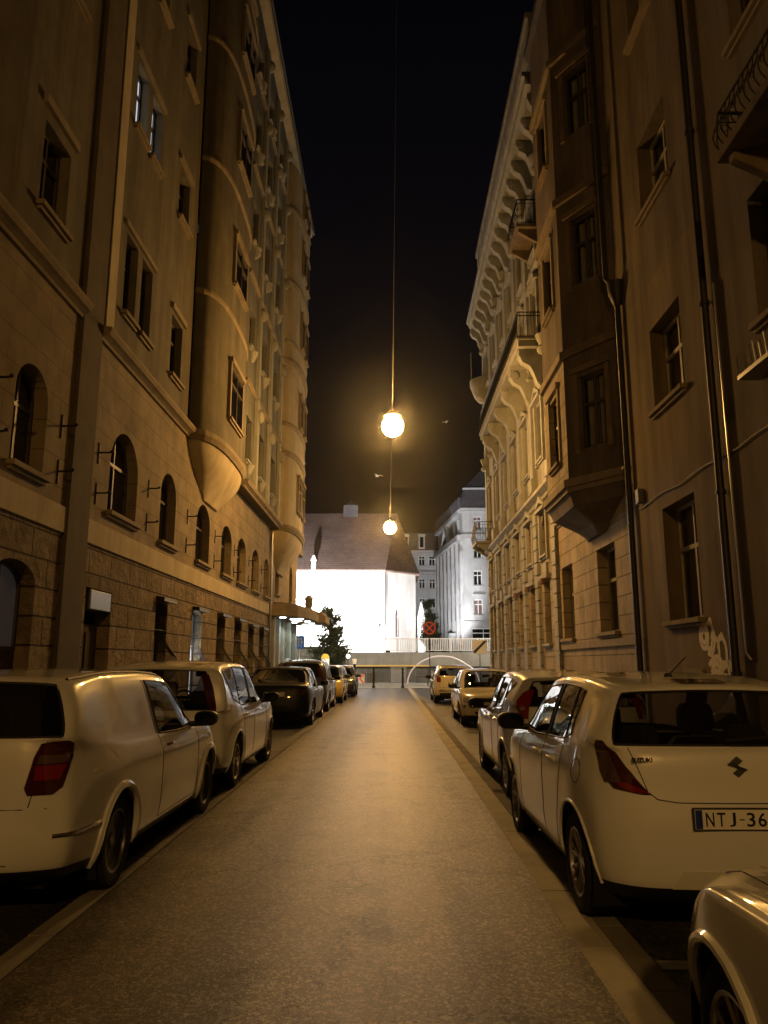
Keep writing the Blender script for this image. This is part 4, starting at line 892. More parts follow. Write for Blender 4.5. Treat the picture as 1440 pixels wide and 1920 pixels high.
def make_car(S, name, label, loc, rz=0, group=None, res=1.0):
    g = S.get; hw = g('W')/2; Lc = g('L'); Ht = g('Ht')
    yr, yf, R = g('y_rw'), g('y_fw'), g('R', .31)
    root = thing(name, label, 'car', loc, group, rz)
    zb_r, zb_f = g('belt', (.98, .90)); zsh = g('zsh', .74); ycow, zcow = g('cowl', (Lc-1.0, .98)); yA = ycow-.42
    ywt, zwt = g('wtop'); yrt, zrt = g('rtop'); yrb, zrb = g('rbot')      # windshield top, rear glass top / bottom (centre line)
    yB = g('yB', (yA+yr)/2+.35); yC = g('yC', yr+.35); yQ = g('yQ', yC-.12)
    sed = g('sedan', False); tail = g('tail'); # tail profile: (y,z) of panel: [belt edge r4, r3, r2, r1, r0]
    nose = g('nose')                            # [hood edge r4, r3, r2, r1, r0] (y,z) at x=0
    ymid = (ywt+yrt)/2
    def zroof(y):
        t = (y-yrt)/(ywt-yrt); return zrt+(zwt-zrt)*t+4*t*(1-t)*(Ht-(zrt+zwt)/2)
    def belt(y): return zb_r+(zb_f-zb_r)*min(1, max(0, (y-yr)/(yA-yr)))
    ycols = [None, None, None, None, yf, yA-.35, yB, yB-.1, yC, yr, None, None, None, None]
    xf = g('corner_f', .36); xr_ = g('corner_r', .26)
    # half-width factor and (front / rear) plan offsets per column
    fx = [0, .40, .74, .93, 1, 1, 1, 1, 1, 1, .945, .76, .40, 0]
    off = [0, .02, .10, xf, 0, 0, 0, 0, 0, 0, xr_, .085, .02, 0]
    sidez = [.17, .24, .48, zsh, None]; sidex = [.90, .955, .995, g('shx', 1.0), .955]
    zr0 = g('z0', .2)
    rings = []
    for r in range(5):
        row = []
        for c in range(14):
            if c <= 3: y, z = nose[r]; y = y-off[c]*(1 if c < 3 else 1); 
            elif c >= 10: y, z = tail[r]; y = y+off[c]
            else: y, z = ycols[c], None
            if z is None:
                z = (zr0+.0, zr0+.07, .48, zsh, 0)[r] if r < 4 else 0
                if r == 4: z = belt(y)-.045 if c >= 5 else g('fender', .86)
            elif r == 4 and c == 3: z = z+(g('fender', .86)-z)*.25
            elif r == 4 and c == 10: z = z+(belt(yr)-.045-z)*g('rshould', .8)
            x = hw*fx[c]*sidex[r]
            if r >= 3 and c == 10: x *= g('rcx', .965)
            row.append(Vector((x, y, z)))
        rings.append(row)
    fg = [0, .40, .70, .805, .865]
    def row_glass(top):
        row = []
        for c in range(14):
            if not top:
                if c <= 3: p = (hw*fg[c]*.97, ycow-[0, .02, .09, .2][c], zcow-[0, .004, .012, .025][c])
                elif c == 4: p = (hw*.90, yA+.1, belt(yA)+.03)
                elif c <= 8: y = [0, 0, 0, 0, 0, yA-.45, yB, yB-.1, yC][c]; p = (hw*.93, y, belt(y))
                elif c == 9: p = (hw*.925, yQ, belt(yQ)+g('qkick', 0.02))
                elif c == 10: p = (hw*g('dpx', .88), yrb+g('dpy', .22), zrb+g('dpz', .01))
                else: p = (hw*[.76, .40, 0][c-11]*g('rgw', 1.0), yrb+[.07, .015, 0][c-11], zrb)
            else:
                if c <= 3: p = (hw*fg[c]*.80, ywt-[0, .015, .06, .13][c], zwt-[0, .004, .018, .04][c])
                elif c == 4: y = ywt-.28; p = (hw*.765, y, zroof(y)-.095)
                elif c <= 8: y = [0, 0, 0, 0, 0, (ywt+yB)/2-.1, yB-.08, yB-.18, yC-g('crake', .25)*0-.0][c]; p = (hw*.77, y, zroof(max(y, yrt))-g('sgt', .10))
                elif c == 9: y = yQ+g('qtop', .1); p = (hw*.765, y, zroof(max(y, yrt))-g('sgt', .10)-.01)
                elif c == 10: p = (hw*g('dtx', .735), yrt+g('dty', .16), zrt-.075)
                else: p = (hw*[.61, .33, 0][c-11]*g('rgw', 1.0), yrt+[.06, .015, 0][c-11], zrt-[.045, .03, .025][c-11])
            row.append(Vector(p))
        return row
    r5, r6 = row_glass(False), row_glass(True)
    def row_roof(fxx, fy, drop):
        row = []
        for c in range(14):
            q = r6[c]; x = q.x*fxx; y = ymid+(q.y-ymid)*fy
            row.append(Vector((x, y, zroof(min(max(y, yrt), ywt))-drop*(x/(hw*.75))**2)))
        return row
    rings += [r5, r6, row_roof(.93, .965, .045), row_roof(.5, .80, .05), row_roof(0, .62, 0)]
    q = res
    nC = [max(2, int(v*q)) for v in (4, 4, 5, 10, 12, 7, 2, 8, 9, 11, 5, 4, 4)]; nR = [max(1, int(v*q)) for v in (2, 6, 6, 4, 6, 7, 3, 3, 3)]
    dense = [herm(row, nC, True, True) for row in rings]; ncol = len(dense[0])
    cols = [herm([dense[r][c] for r in range(10)], nR, False, True) for c in range(ncol)]; nrow = len(cols[0])
    ci = [0]; ri = [0]
    for v in nC: ci.append(ci[-1]+v)
    for v in nR: ri.append(ri[-1]+v)
    def cell(i, k):  # dense column i,row k -> control cell
        c = max(a for a in range(13) if ci[a] <= i); r = max(a for a in range(9) if ri[a] <= k); return c, r
    # wheel arch snapping
    Ra = R+g('gap', .055); zc = R
    pos = {}; dead = set(); live = {}
    for i in range(ncol-1):
        for k in range(nrow-1):
            q4 = [cols[i][k], cols[i+1][k], cols[i+1][k+1], cols[i][k+1]]; cx = sum((p for p in q4), Vector())/4
            if cx.x > hw*.6 and k < ri[4]+1:
                for yw in (yr, yf):
                    if math.hypot(cx.y-yw, cx.z-zc) < Ra: dead.add((i, k))
    vd, vl = set(), set()
    for i in range(ncol-1):
        for k in range(nrow-1):
            (vd if (i, k) in dead else vl).update([(i, k), (i+1, k), (i+1, k+1), (i, k+1)])
    for (i, k) in vd & vl:
        p = cols[i][k]
        yw = yr if abs(p.y-yr) < abs(p.y-yf) else yf
        d = Vector((p.y-yw, p.z-zc)); 
        if d.length > 1e-4 and d.length < Ra*1.4:
            d = d.normalized()*Ra; p.y = yw+d.x; p.z = max(zc+d.y, zr0-.02)
    glass_cells = {}
    for c in (0, 1, 2): glass_cells[(c, 5)] = 'windshield'
    for c in (4, 5): glass_cells[(c, 5)] = 'front_side_window'
    if g('rear_side', True): glass_cells[(7, 5)] = 'rear_side_window'
    if g('quarter', False): glass_cells[(g('quarter'), 5)] = 'quarter_window'
    for c in (11, 12): glass_cells[(c, 5)] = 'rear_window'
    if g('wrap_rear'): glass_cells[(10, 5)] = 'rear_window'
    MBs = {}; full = MB()
    blackcells = set(g('black_cells', ())) | {(3, 5), (6, 5)} if g('black_pillars', True) else set()
    for sgn in (1, -1):
        for i in range(ncol-1):
            for k in range(nrow-1):
                ps = [cols[i][k], cols[i+1][k], cols[i+1][k+1], cols[i][k+1]]
                if sgn < 0: ps = ps[::-1]
                ps = [(p.x*sgn, p.y, p.z) for p in ps]
                full.face(ps)
                if (i, k) in dead: continue
                c = cell(i, k); nm = glass_cells.get(c, 'body'); key = nm if nm in ('body', 'windshield', 'rear_window') else nm+('L' if sgn < 0 else 'R')
                mb = MBs.setdefault(key, MB()); mb.mi = 1 if (nm == 'body' and (c in blackcells or (c[1] == 0))) else 0
                mb.face(ps)
    def weld(mb):
        idx = {}; nv = []; mp = []
        for v in mb.v:
            kk = (round(v[0], 4), round(v[1], 4), round(v[2], 4))
            if kk not in idx: idx[kk] = len(nv); nv.append(v)
            mp.append(idx[kk])
        nf, nm = [], []
        for f, m_ in zip(mb.f, mb.m):
            ff = []
            for a in f:
                a = mp[a]
                if a not in ff: ff.append(a)
            if len(ff) > 2: nf.append(ff); nm.append(m_)
        mb.v, mb.f, mb.m = nv, nf, nm
        return mb
    bodymat = M[g('paint')]
    under = MB(); body = weld(MBs['body']).build('body', [bodymat, M['black']], root, smooth=True, world=False)
    try: body.data.set_sharp_from_angle(angle=math.radians(50))
    except Exception: pass
    for key, mb in MBs.items():
        if key == 'body': continue
        weld(mb); nm = key.rstrip('LR') if key[-1] in 'LR' else key
        gm = M['glass'] if not (key == 'rear_window' and g('dark_rear')) else M['glass_dark']
        if g('opaque_glass'): gm = M['glass_dark']
        o = mb.build(nm, gm, root, smooth=True, world=False)
    # rubber seals along the glass borders
    def line3(pts, r, mb, n=6):
        mb.tube([p for p in pts], r, n)
    sl = MB()
    for sgn in (1, -1):
        def P(i, k): p = cols[i][k]; return (p.x*sgn, p.y, p.z)
        k0, k1 = ri[5], ri[6]
        for (a, b) in ((4, 6),)+(((7, 8),) if g('rear_side', True) else ())+(((g('quarter'), g('quarter')+1),) if g('quarter') else ()):
            lp = [P(i, k0) for i in range(ci[a], ci[b]+1)]+[P(ci[b], k) for k in range(k0+1, k1+1)]+[P(i, k1) for i in range(ci[b]-1, ci[a]-1, -1)]+[P(ci[a], k) for k in range(k1-1, k0-1, -1)]
            line3(lp, .008, sl, 5)
    for (a, b, kk) in ((0, 3, None), (10 if g('wrap_rear') else 11, 13, None)):
        k0, k1 = ri[5], ri[6]
        R_ = [cols[i][k0] for i in range(ci[a], ci[b]+1)]; T_ = [cols[i][k1] for i in range(ci[a], ci[b]+1)]
        e_ = ci[b] if a == 0 else ci[a]
        side = [cols[e_][k] for k in range(k0, k1+1)]
        for sgn in (1, -1):
            for seg in (R_, T_, side): line3([(p.x*sgn, p.y, p.z) for p in seg], .009, sl, 5)
    sl.build_split('window_seal', M['black'], root, world=False)
    # underbody and wheel wells
    ub = MB(); n_ = 12
    ub.box(-hw*.72, hw*.72, .3, Lc-.34, zr0-.03, zr0+.12); ub.box(-hw*.55, hw*.55, .3, Lc-.3, zr0+.121, .62)
    ub.box(-hw*.88, hw*.88, yr+Ra+.03, yf-Ra-.03, zr0+.0, .5)
    for sgn in (1, -1):
        for yw in (yr, yf):
            ring = [[(sgn*xx, yw+Ra*1.004*math.cos(PI*j/18), zc+Ra*1.004*math.sin(PI*j/18)) for j in range(-3, 22)] for xx in (hw*.955, hw*.5)]
            ub.loft(ring, False, False); ub.face([(sgn*hw*.5, yw+Ra*math.cos(PI*j/9), zc+Ra*math.sin(PI*j/9)) for j in range(18)])
    ub.build('underbody', M['under'], root, world=False)
    bvh = BVHTree.FromPolygons([Vector(v) for v in full.v], full.f)
    def cast(o, d, off=.003):
        h = bvh.ray_cast(Vector(o), Vector(d).normalized())
        if h[0] is None: return None
        n_ = h[1]
        if n_.dot(Vector(d)) > 0: n_ = -n_
        return h[0]+n_*off
    def cs(s, y, z, off=.003): return cast((s*3, y, z), (-s, 0, 0), off)
    def crr(x, z, off=.003): return cast((x, -3, z), (0, 1, 0), off)
    def cfr(x, z, off=.003): return cast((x, Lc+3, z), (0, -1, 0), off)
    # arch lips
    al = MB()
    for s in (1, -1):
        for yw in (yr, yf):
            path = []
            for j in range(29):
                a = -.22+(PI+.44)*j/28; y, z = yw+(Ra+.012)*math.cos(a), zc+(Ra+.012)*math.sin(a)
                if z < zr0+.03: continue
                p = cs(s, y, z, .0)
                if p is not None and abs(p.x) > hw*.75: path.append(p)
            if len(path) > 3: al.tube(path, g('lip', .02), 8)
    al.build_split('wheel_arch', bodymat, root, smooth=True, world=False)
    def seam(mb, pts, w_=.0035):
        pts = [p for p in pts if p is not None]
        if len(pts) > 1: mb.tube(pts, w_, 4)
    def interp(pl, n=10):
        o = []
        for a, b in zip(pl, pl[1:]):
            for j in range(n): o.append((a[0]+(b[0]-a[0])*j/n, a[1]+(b[1]-a[1])*j/n))
        o.append(pl[-1]); return o
    sm = MB()
    zl = zr0+.1; yfd = yA+.0
    for s in (1, -1):
        yb_ = yB-.05
        seam(sm, [cs(s, y, z, 0) for y, z in interp([(yf-Ra-.16, zl), (yf-Ra-.12, .55), (yfd+.02, belt(yfd)-.02)])])
        seam(sm, [cs(s, y, z, 0) for y, z in interp([(yb_, zl), (yb_, belt(yb_)-.01)])])
        seam(sm, [cs(s, y, z, 0) for y, z in interp([(yf-Ra-.16, zl), (yr+Ra+.12 if not g('doors2') else yb_, zl)])])
        if not g('doors2'):
            seam(sm, [cs(s, y, z, 0) for y, z in interp([(yr+Ra+.12, zl), (yr+Ra+.08, .5), (yC-.02 if yC < yr+Ra else yr+Ra+.02, zsh+.02), (yC-.03, belt(yC)-.01)])])
    for pl in g('rear_seams', []):
        seam(sm, [crr(x, z, 0) for x, z in interp(pl)])
    for pl in g('hood_seams', []):
        for s in (1, -1): seam(sm, [cast((s*x, y, 3), (0, 0, -1), 0) for x, y in interp(pl)])
    for pl in g('front_seams', []): seam(sm, [cfr(x, z, 0) for x, z in interp(pl)])
    if g('flap', True):
        fy = yr-.12; seam(sm, [cs(-1, fy+.085*math.cos(a), zsh+.06+.075*math.sin(a), 0) for a in [2*PI*j/16 for j in range(17)]], .003)
    sm.build_split('panel_gap', M['seam'], root, world=False)
    # lens patches: rows of (a0,a1,z); dirn = view direction, e = horizontal axis
    def patch(nm, rows, dirn, e, mt, off=.006, n=8, sub=6, mirror=True, parent=None, thick=True, lab=None):
        for s in ((1, -1) if mirror else (1,)):
            mb = MB(); rr = []
            for (a, b) in zip(rows, rows[1:]):
                for j in range(sub): t = j/sub; rr.append(tuple(a[q_]+(b[q_]-a[q_])*t for q_ in range(3)))
            rr.append(rows[-1]); grid = []
            for a0, a1, z in rr:
                line = []
                for j in range(n+1):
                    a = a0+(a1-a0)*j/n; o = Vector((e[0]*a*s, e[1]*a, z))-Vector((dirn[0]*s, dirn[1], 0))*4+Vector((0, g('lamp_o', 0), 0))
                    p = cast(o, (dirn[0]*s, dirn[1], 0), off); line.append(p)
                grid.append(line)
            for line in grid:
                last = next((p for p in line if p is not None), None)
                for j, p in enumerate(line):
                    if p is None: line[j] = last
                    else: last = p
            if any(p is None for l in grid for p in l): continue
            ids = [mb.pts(l) for l in grid]
            for a, b in zip(ids, ids[1:]):
                for j in range(n): mb.fi([a[j], a[j+1], b[j+1], b[j]])
            if thick:
                bd = [(0, j) for j in range(n+1)]+[(i, n) for i in range(1, len(grid))]+[(len(grid)-1, j) for j in range(n-1, -1, -1)]+[(i, 0) for i in range(len(grid)-2, 0, -1)]
                dv = Vector((dirn[0]*s, dirn[1], 0)).normalized()*(off+.012)
                lo = mb.pts([grid[i][j]+dv for i, j in bd]); up = [ids[i][j] for i, j in bd]
                for q_ in range(len(bd)): w2 = (q_+1) % len(bd); mb.fi([up[q_], up[w2], lo[w2], lo[q_]])
            o = mb.build(nm, mt, parent or root, smooth=True, world=False)
            if lab: o['label'] = lab
    r2 = math.sqrt(.5)
    for (nm, rows, mt, *ex) in g('corner_lamps', []):     # rear corner: a=(x-y)/sqrt2 on the LEFT, mirrored
        patch(nm, rows, (r2, r2), (r2, -r2), M[mt], off=(ex[0] if ex else .008))
    for (nm, rows, mt, *ex) in g('front_corner_lamps', []):
        patch(nm, rows, (r2, -r2), (r2, r2), M[mt], off=.008)
    for (nm, rows, mt, off, mir_) in g('rear_patches', []): patch(nm, rows, (0, 1), (1, 0), M[mt], off=off, mirror=mir_)
    for (nm, rows, mt, off, mir_) in g('front_patches', []): patch(nm, rows, (0, -1), (1, 0), M[mt], off=off, mirror=mir_)
    for (nm, rows, mt, off) in g('side_patches', []):
        for s in (1, -1):
            pass
    # wheels
    for s in (1, -1):
        for yw in (yr, yf):
            x1 = s*hw*g('track', .955); tw = g('tw', .19)
            prof = [(R*.66, -tw/2), (R*.93, -tw/2), (R*.985, -tw*.4), (R, -tw*.25), (R, tw*.25), (R*.985, tw*.4), (R*.93, tw/2), (R*.80, tw*.52), (R*.66, tw*.47), (R*.66, -tw*.47)]
            t = MB(); t.lathe([(r_, h_*s) for r_, h_ in prof], (x1-s*tw/2, yw, R), 'X', 36); wh = t.build('wheel', M['tyre'], root, smooth=True, world=False)
            k = MB(); cx = x1-s*tw/2
            k.lathe([(R*.68, s*tw*.48), (R*.63, s*tw*.46), (R*.6, s*tw*.3), (R*.58, -s*tw*.3)], (cx, yw, R), 'X', 30, caps=False)
            k.lathe([(.001, s*tw*.32), (.05, s*tw*.34), (.065, s*tw*.25), (.07, -s*tw*.1)], (cx, yw, R), 'X', 16)
            nsp = g('spokes', 7)
            if nsp:
                for j in range(nsp):
                    a = 2*PI*j/nsp+.3
                    for da in (-.10, .10):
                        c0, c1 = a+da*.4, a+da*1.9
                        pts = [(cx+s*tw*.30, yw+.05*math.cos(c0), R+.05*math.sin(c0)), (cx+s*tw*.33, yw+R*.35*math.cos((c0+c1)/2), R+R*.35*math.sin((c0+c1)/2)), (cx+s*tw*.38, yw+R*.64*math.cos(c1), R+R*.64*math.sin(c1))]
                        k.tube(pts, .014, 6)
                k.build('rim', M['rim'], wh, smooth=True, world=False)
            else:
                k.lathe([(.06, s*tw*.3), (R*.4, s*tw*.22), (R*.6, s*tw*.34)], (cx, yw, R), 'X', 24, caps=False); k.build('rim', M['hub'], wh, smooth=True, world=False)
            dk = MB(); dk.lathe([(.02, 0), (R*.55, 0), (R*.55, s*.01), (.02, s*.01)], (cx-s*.02, yw, R), 'X', 20); dk.build('brake_disc', M['hub'], wh, world=False)
    # mirrors
    for s in (1, -1):
        b0 = cs(s, yA-.1, belt(yA)+.03, 0)
        if b0 is None: continue
        m_ = MB(); cx, cy, cz = s*(hw+.10), yA-.07, belt(yA)+.09
        rings_ = []
        for (yy, sc_) in ((-.07, .86), (-.06, 1), (-.0, 1.0), (.05, .82), (.085, .45)):
            rings_.append([(cx+s*.115*sc_*math.copysign(abs(math.cos(a))**.7, math.cos(a)), cy+yy, cz+.072*sc_*math.copysign(abs(math.sin(a))**.75, math.sin(a))) for a in [2*PI*j/20 for j in range(20)]])
        m_.loft(rings_); m_.tube([(abs(b0.x)*s*.985, cy+.02, cz-.06), (cx-s*.04, cy+.01, cz-.05)], .028, 8)
        mo = m_.build('wing_mirror', M[g('mirror', 'black')], root, smooth=True, world=False)
        mg = MB(); mg.loft([[(cx+s*.1*math.copysign(abs(math.cos(a))**.7, math.cos(a)), cy-y_, cz+.06*math.copysign(abs(math.sin(a))**.75, math.sin(a))) for a in [2*PI*j/20 for j in range(20)]] for y_ in (.071, .074)]); mg.build('mirror_glass', M['chrome'] if g('mirror_chrome') else M['glass_dark'], mo, world=False)
    # handles
    for s in (1, -1):
        for yh in ([yB+.12, yC+.22] if not g('doors2') else [yB+.14]):
            z = g('zhandle', zsh+.06); a, b = cs(s, yh-.09, z, .006), cs(s, yh+.09, z, .006); m0 = cs(s, yh, z+.004, .04)
            if a and b and m0:
                h = MB(); h.tube([a, (a*.55+m0*.45)+Vector((s*.012, 0, 0)), m0, (b*.55+m0*.45)+Vector((s*.012, 0, 0)), b], .013, 8); h.build('door_handle', M[g('handle', g('paint'))], root, smooth=True, world=False)
    # cabin
    if not g('opaque_glass'):
        sc = MB()
        def seat(x, y, head=True, wd=.25, top=.98):
            sc.loft([[(x-wd, y, .38), (x+wd, y, .38), (x+wd, y+.5, .40), (x-wd, y+.5, .40)], [(x-wd, y, .52), (x+wd, y, .52), (x+wd, y+.5, .56), (x-wd, y+.5, .56)]])
            sc.loft([[(x-wd, y+.02, .5), (x+wd, y+.02, .5), (x+wd, y+.14, .5), (x-wd, y+.14, .5)], [(x-wd*.98, y-.08, .85), (x+wd*.98, y-.08, .85), (x+wd*.98, y+.04, .85), (x-wd*.98, y+.04, .85)], [(x-wd*.6, y-.13, top), (x+wd*.6, y-.13, top), (x+wd*.6, y-.05, top), (x-wd*.6, y-.05, top)]])
            if head:
                rr = [[(x+dx*.13*k_, y-.12+dy*.045*k_, z) for dx, dy in ((-1, -1), (1, -1), (1, 1), (-1, 1))] for z, k_ in ((top+.04, .85), (top+.09, 1.0), (top+.2, .98), (top+.25, .75))]
                sc.loft(rr); sc.tube([(x-.05, y-.11, top-.02), (x-.05, y-.11, top+.06)], .008, 5); sc.tube([(x+.05, y-.11, top-.02), (x+.05, y-.11, top+.06)], .008, 5)
        ys = yB+.05
        for x in (-.36, .36): seat(x, ys, top=g('seat_top', 1.0))
        if g('rear_side', True):
            for x in (-.36, .36): seat(x, yr+.18, True, .3, top=g('seat_top', 1.0)-.1)
        sc.build('seats', M['seat'], root, world=False)
        db = MB(); zc_ = zcow-.05
        db.loft([[(-hw*.8, ycow-.45, .6), (hw*.8, ycow-.45, .6), (hw*.8, ycow-.02, .6), (-hw*.8, ycow-.02, .6)], [(-hw*.8, ycow-.42, zc_), (hw*.8, ycow-.42, zc_), (hw*.72, ycow-.2, zc_), (-hw*.72, ycow-.2, zc_)]])
        st = [(-.36+.18*math.cos(a), ycow-.62+.05*math.sin(a), zc_-.02+.17*math.sin(a)) for a in [2*PI*j/20 for j in range(21)]]
        db.tube(st, .015, 6); db.tube([(-.36, ycow-.62, zc_-.02), (-.36, ycow-.4, zc_-.08)], .03, 6)
        db.tube([(-.52, ycow-.62, zc_-.02), (-.2, ycow-.62, zc_-.02)], .018, 6)
        db.box(-.1, .1, ywt-.12, ywt-.09, zwt-.16, zwt-.09)
        db.build('dashboard', M['black'], root, world=False)
    if g('plate'):
        px, pz, py_ = g('plate')[:3]; txt = g('plate')[3]; front = g('plate')[4] if len(g('plate')) > 4 else False
        p = (cfr if front else crr)(px, pz, .012); sg = 1 if front else -1
        if p is not None:
            pm = MB(); y0_, y1_ = sorted((p.y, p.y+sg*.012)); pm.box(px-.262, px+.262, y0_-.01 if sg > 0 else y0_, y1_ if sg > 0 else y1_+.01, pz-.057, pz+.062); po = pm.build('plate_holder', M['black'], root, world=False, bevel=.003)
            yy = p.y+sg*.0135; pm = MB(); pm.box(px-.257, px+.257, min(yy, yy+sg*.002), max(yy, yy+sg*.002), pz-.052, pz+.054)
            pl = pm.build('licence_plate', M['plate'], root, world=False); yy += sg*.0032
            pm = MB(); bx0 = px-.255 if sg < 0 else px+.215; pm.box(bx0, bx0+.04, min(yy, yy-sg*.0006), max(yy, yy-sg*.0006), pz-.05, pz+.052); pm.build('plate_blue_band', M['plate_blue'], pl, world=False)
            if txt: plate_text(txt+' ', .076, px-.205, .45, M['ink'], pl, yy+sg*.001, pz-.037, front)
    return root, cs, crr, cfr, cast

# ---- white small hatchback (nearest car on the right)
sw = dict(W=1.69, L=3.76, Ht=1.50, y_rw=.66, y_fw=3.04, R=.305, belt=(1.06, .97), zsh=.82, cowl=(2.92, 1.0), wtop=(2.30, 1.42), rtop=(.36, 1.41), rbot=(.12, 1.075),
    yB=1.62, yC=.98, yQ=.80, qkick=.03, qtop=.06, tail=[(.10, .21), (.02, .30), (-.0, .62), (.03, .84), (.06, 1.03)], nose=[(3.62, .2), (3.70, .28), (3.74, .5), (3.68, .68), (3.50, .82)],
    fender=.93, dpx=.90, dpy=.24, dpz=.0, dtx=.74, dty=.2, rgw=1.04, rshould=.5, shx=1.0, corner_r=.24, paint='white_paint', quarter=8, z0=.2, spokes=7, track=.975, seat_top=1.0, doors2=False,
    rear_seams=[[(-.52, .82), (-.47, .78), (-.36, .765), (.36, .765), (.47, .78), (.52, .82)], [(-.60, 1.06), (-.52, .82)], [(.60, 1.06), (.52, .82)]],
    corner_lamps=[('tail_lamp', [(-.44, -.405, .805), (-.60, -.43, .83), (-.70, -.50, .92), (-.75, -.60, 1.03), (-.745, -.69, 1.09)], 'red_dark'),
                  ('tail_lamp_lens', [(-.66, -.55, .86), (-.70, -.58, .92), (-.735, -.64, 1.02), (-.735, -.68, 1.07)], 'smoke_lamp', .012),
                  ('reflector', [(-.47, -.41, .812), (-.56, -.46, .84), (-.58, -.52, .865)], 'red_lamp', .013)],
    rear_patches=[('brake_light', [(-.15, .15, 1.425), (-.15, .15, 1.447)], 'red_dark', .01, False), ('bumper_insert', [(-.42, .42, .30), (-.36, .36, .40)], 'white_paint2', .004, False)],
    plate=(-.035, .685, 0, 'NTJ-36'), handle='white_paint', lip=.011)
car1, cs_, cr_, cf_, ca_ = make_car(sw, 'parked_car', 'white hatchback with rear plate NTJ-36, nearest whole car on the right', (2.02, 4.66, 0), group='cars parked on the right side', rz=.006)
# badge letters and emblem on the tailgate
p = cr_(-.62+.0, .985, .0)
def badge_text(root, cr, txt, x, z, size):
    p = cr(x+.1, z+size/2, .004)
    if p is None: return
    text_mesh('badge_lettering', txt, size, M['ink'], root, Matrix.Translation((x, p.y-.004, z)) @ Matrix.Rotation(PI/2, 4, 'X'), extrude=.002, bold=.0012)
badge_text(car1, cr_, 'SUZUKI', -.60, .985, .036)
p = cr_(0, .965, .004)
eb = MB()
if p:
    z0 = .965; y = p.y
    for poly in ([(-.055, .012), (.0, .058), (.03, .034), (-.002, .010), (.055, -.02), (.022, -.02), (-.02, .0)], [(.055, -.012), (.0, -.058), (-.03, -.034), (.002, -.010), (-.055, .02), (-.022, .02), (.02, .0)]):
        a = eb.pts([(q[0], y-.008, z0+q[1]) for q in poly]); b_ = eb.pts([(q[0], y+.01, z0+q[1]) for q in poly]); eb.fi(a); eb.fi(b_[::-1])
        for k in range(len(poly)): w2 = (k+1) % len(poly); eb.fi([a[k], a[w2], b_[w2], b_[k]])
    eb.build('emblem', M['hub'], car1, world=False)
an = MB(); an.lathe([(.001, 0), (.03, 0), (.02, .025), (.001, .03)], (-.16, .62, 1.468), 'Z', 10); an.tube([(-.16, .62, 1.48), (-.10, .45, 1.60)], .006, 6); an.build('antenna', M['black'], car1, world=False)
wp = MB(); wp.tube([cr_(-.02, 1.09, .02), cr_(.2, 1.10, .03), cr_(.42, 1.13, .025)], .008, 5); wp.build('rear_wiper', M['black'], car1, world=False)

# ---- white panel-van estate (nearest on the left)
va = dict(W=1.76, L=4.5, Ht=1.52, y_rw=.98, y_fw=3.68, R=.315, belt=(1.0, .93), zsh=.80, cowl=(3.55, 1.0), wtop=(2.85, 1.45), rtop=(.30, 1.46), rbot=(.10, 1.10),
    yB=2.0, yC=1.2, yQ=.9, tail=[(.12, .24), (.03, .32), (0, .52), (.02, .76), (.06, 1.06)], nose=[(4.36, .2), (4.44, .28), (4.48, .5), (4.42, .7), (4.22, .82)],
    fender=.92, dpx=.90, dpy=.16, dpz=-.02, dtx=.78, dty=.14, rgw=1.1, rshould=.6, corner_r=.2, paint='white_paint2', rear_side=False, doors2=True, dark_rear=True, spokes=0, track=.97, zhandle=.86, handle='chrome',
    corner_lamps=[('tail_lamp', [(-.60, -.47, .76), (-.66, -.455, .80), (-.735, -.50, .98), (-.725, -.54, 1.06), (-.69, -.60, 1.08)], 'red_dark'), ('tail_lamp_lens', [(-.64, -.50, .845), (-.69, -.51, .93)], 'red_lamp', .012), ('tail_lamp_lens', [(-.69, -.515, .94), (-.71, -.53, .99)], 'smoke_lamp', .012)],
    rear_seams=[[(-.70, .68), (.70, .68)], [(0, .80), (0, .70)], [(-.5, .36), (.5, .36)], [(-.80, .56), (-.4, .54)], [(-.66, 1.1), (-.62, .8), (-.60, .69)], [(.66, 1.1), (.62, .8), (.60, .69)]],
    rear_patches=[('chrome_strip', [(-.42, .42, .79), (-.42, .42, .83)], 'chrome', .01, False)], plate=(0, .60, 0, ''), lip=.03)
car2, cs_, cr_, cf_, ca_ = make_car(va, 'parked_car', 'white windowless panel estate van with black rear glass, nearest vehicle on the left', (-2.82, 4.86, 0), group='cars parked on the left side')
bp_ = MB()
for s in (1, -1):
    pts = [cs_(s, y, .52, .002) for y in [.12+j*.05 for j in range(10)]]; pts = [p for p in pts if p]
    if len(pts) > 2: bp_.tube(pts, .014, 6)
bp_.build_split('bumper_strip', M['chrome'], car2, smooth=True, world=False)
rr_ = MB()
for s in (1, -1): rr_.tube([ca_((s*.60, y, 3), (0, 0, -1), .004) for y in [.5+j*.2 for j in range(12)]], .012, 6)
rr_.build_split('roof_strip', M['black'], car2, world=False)

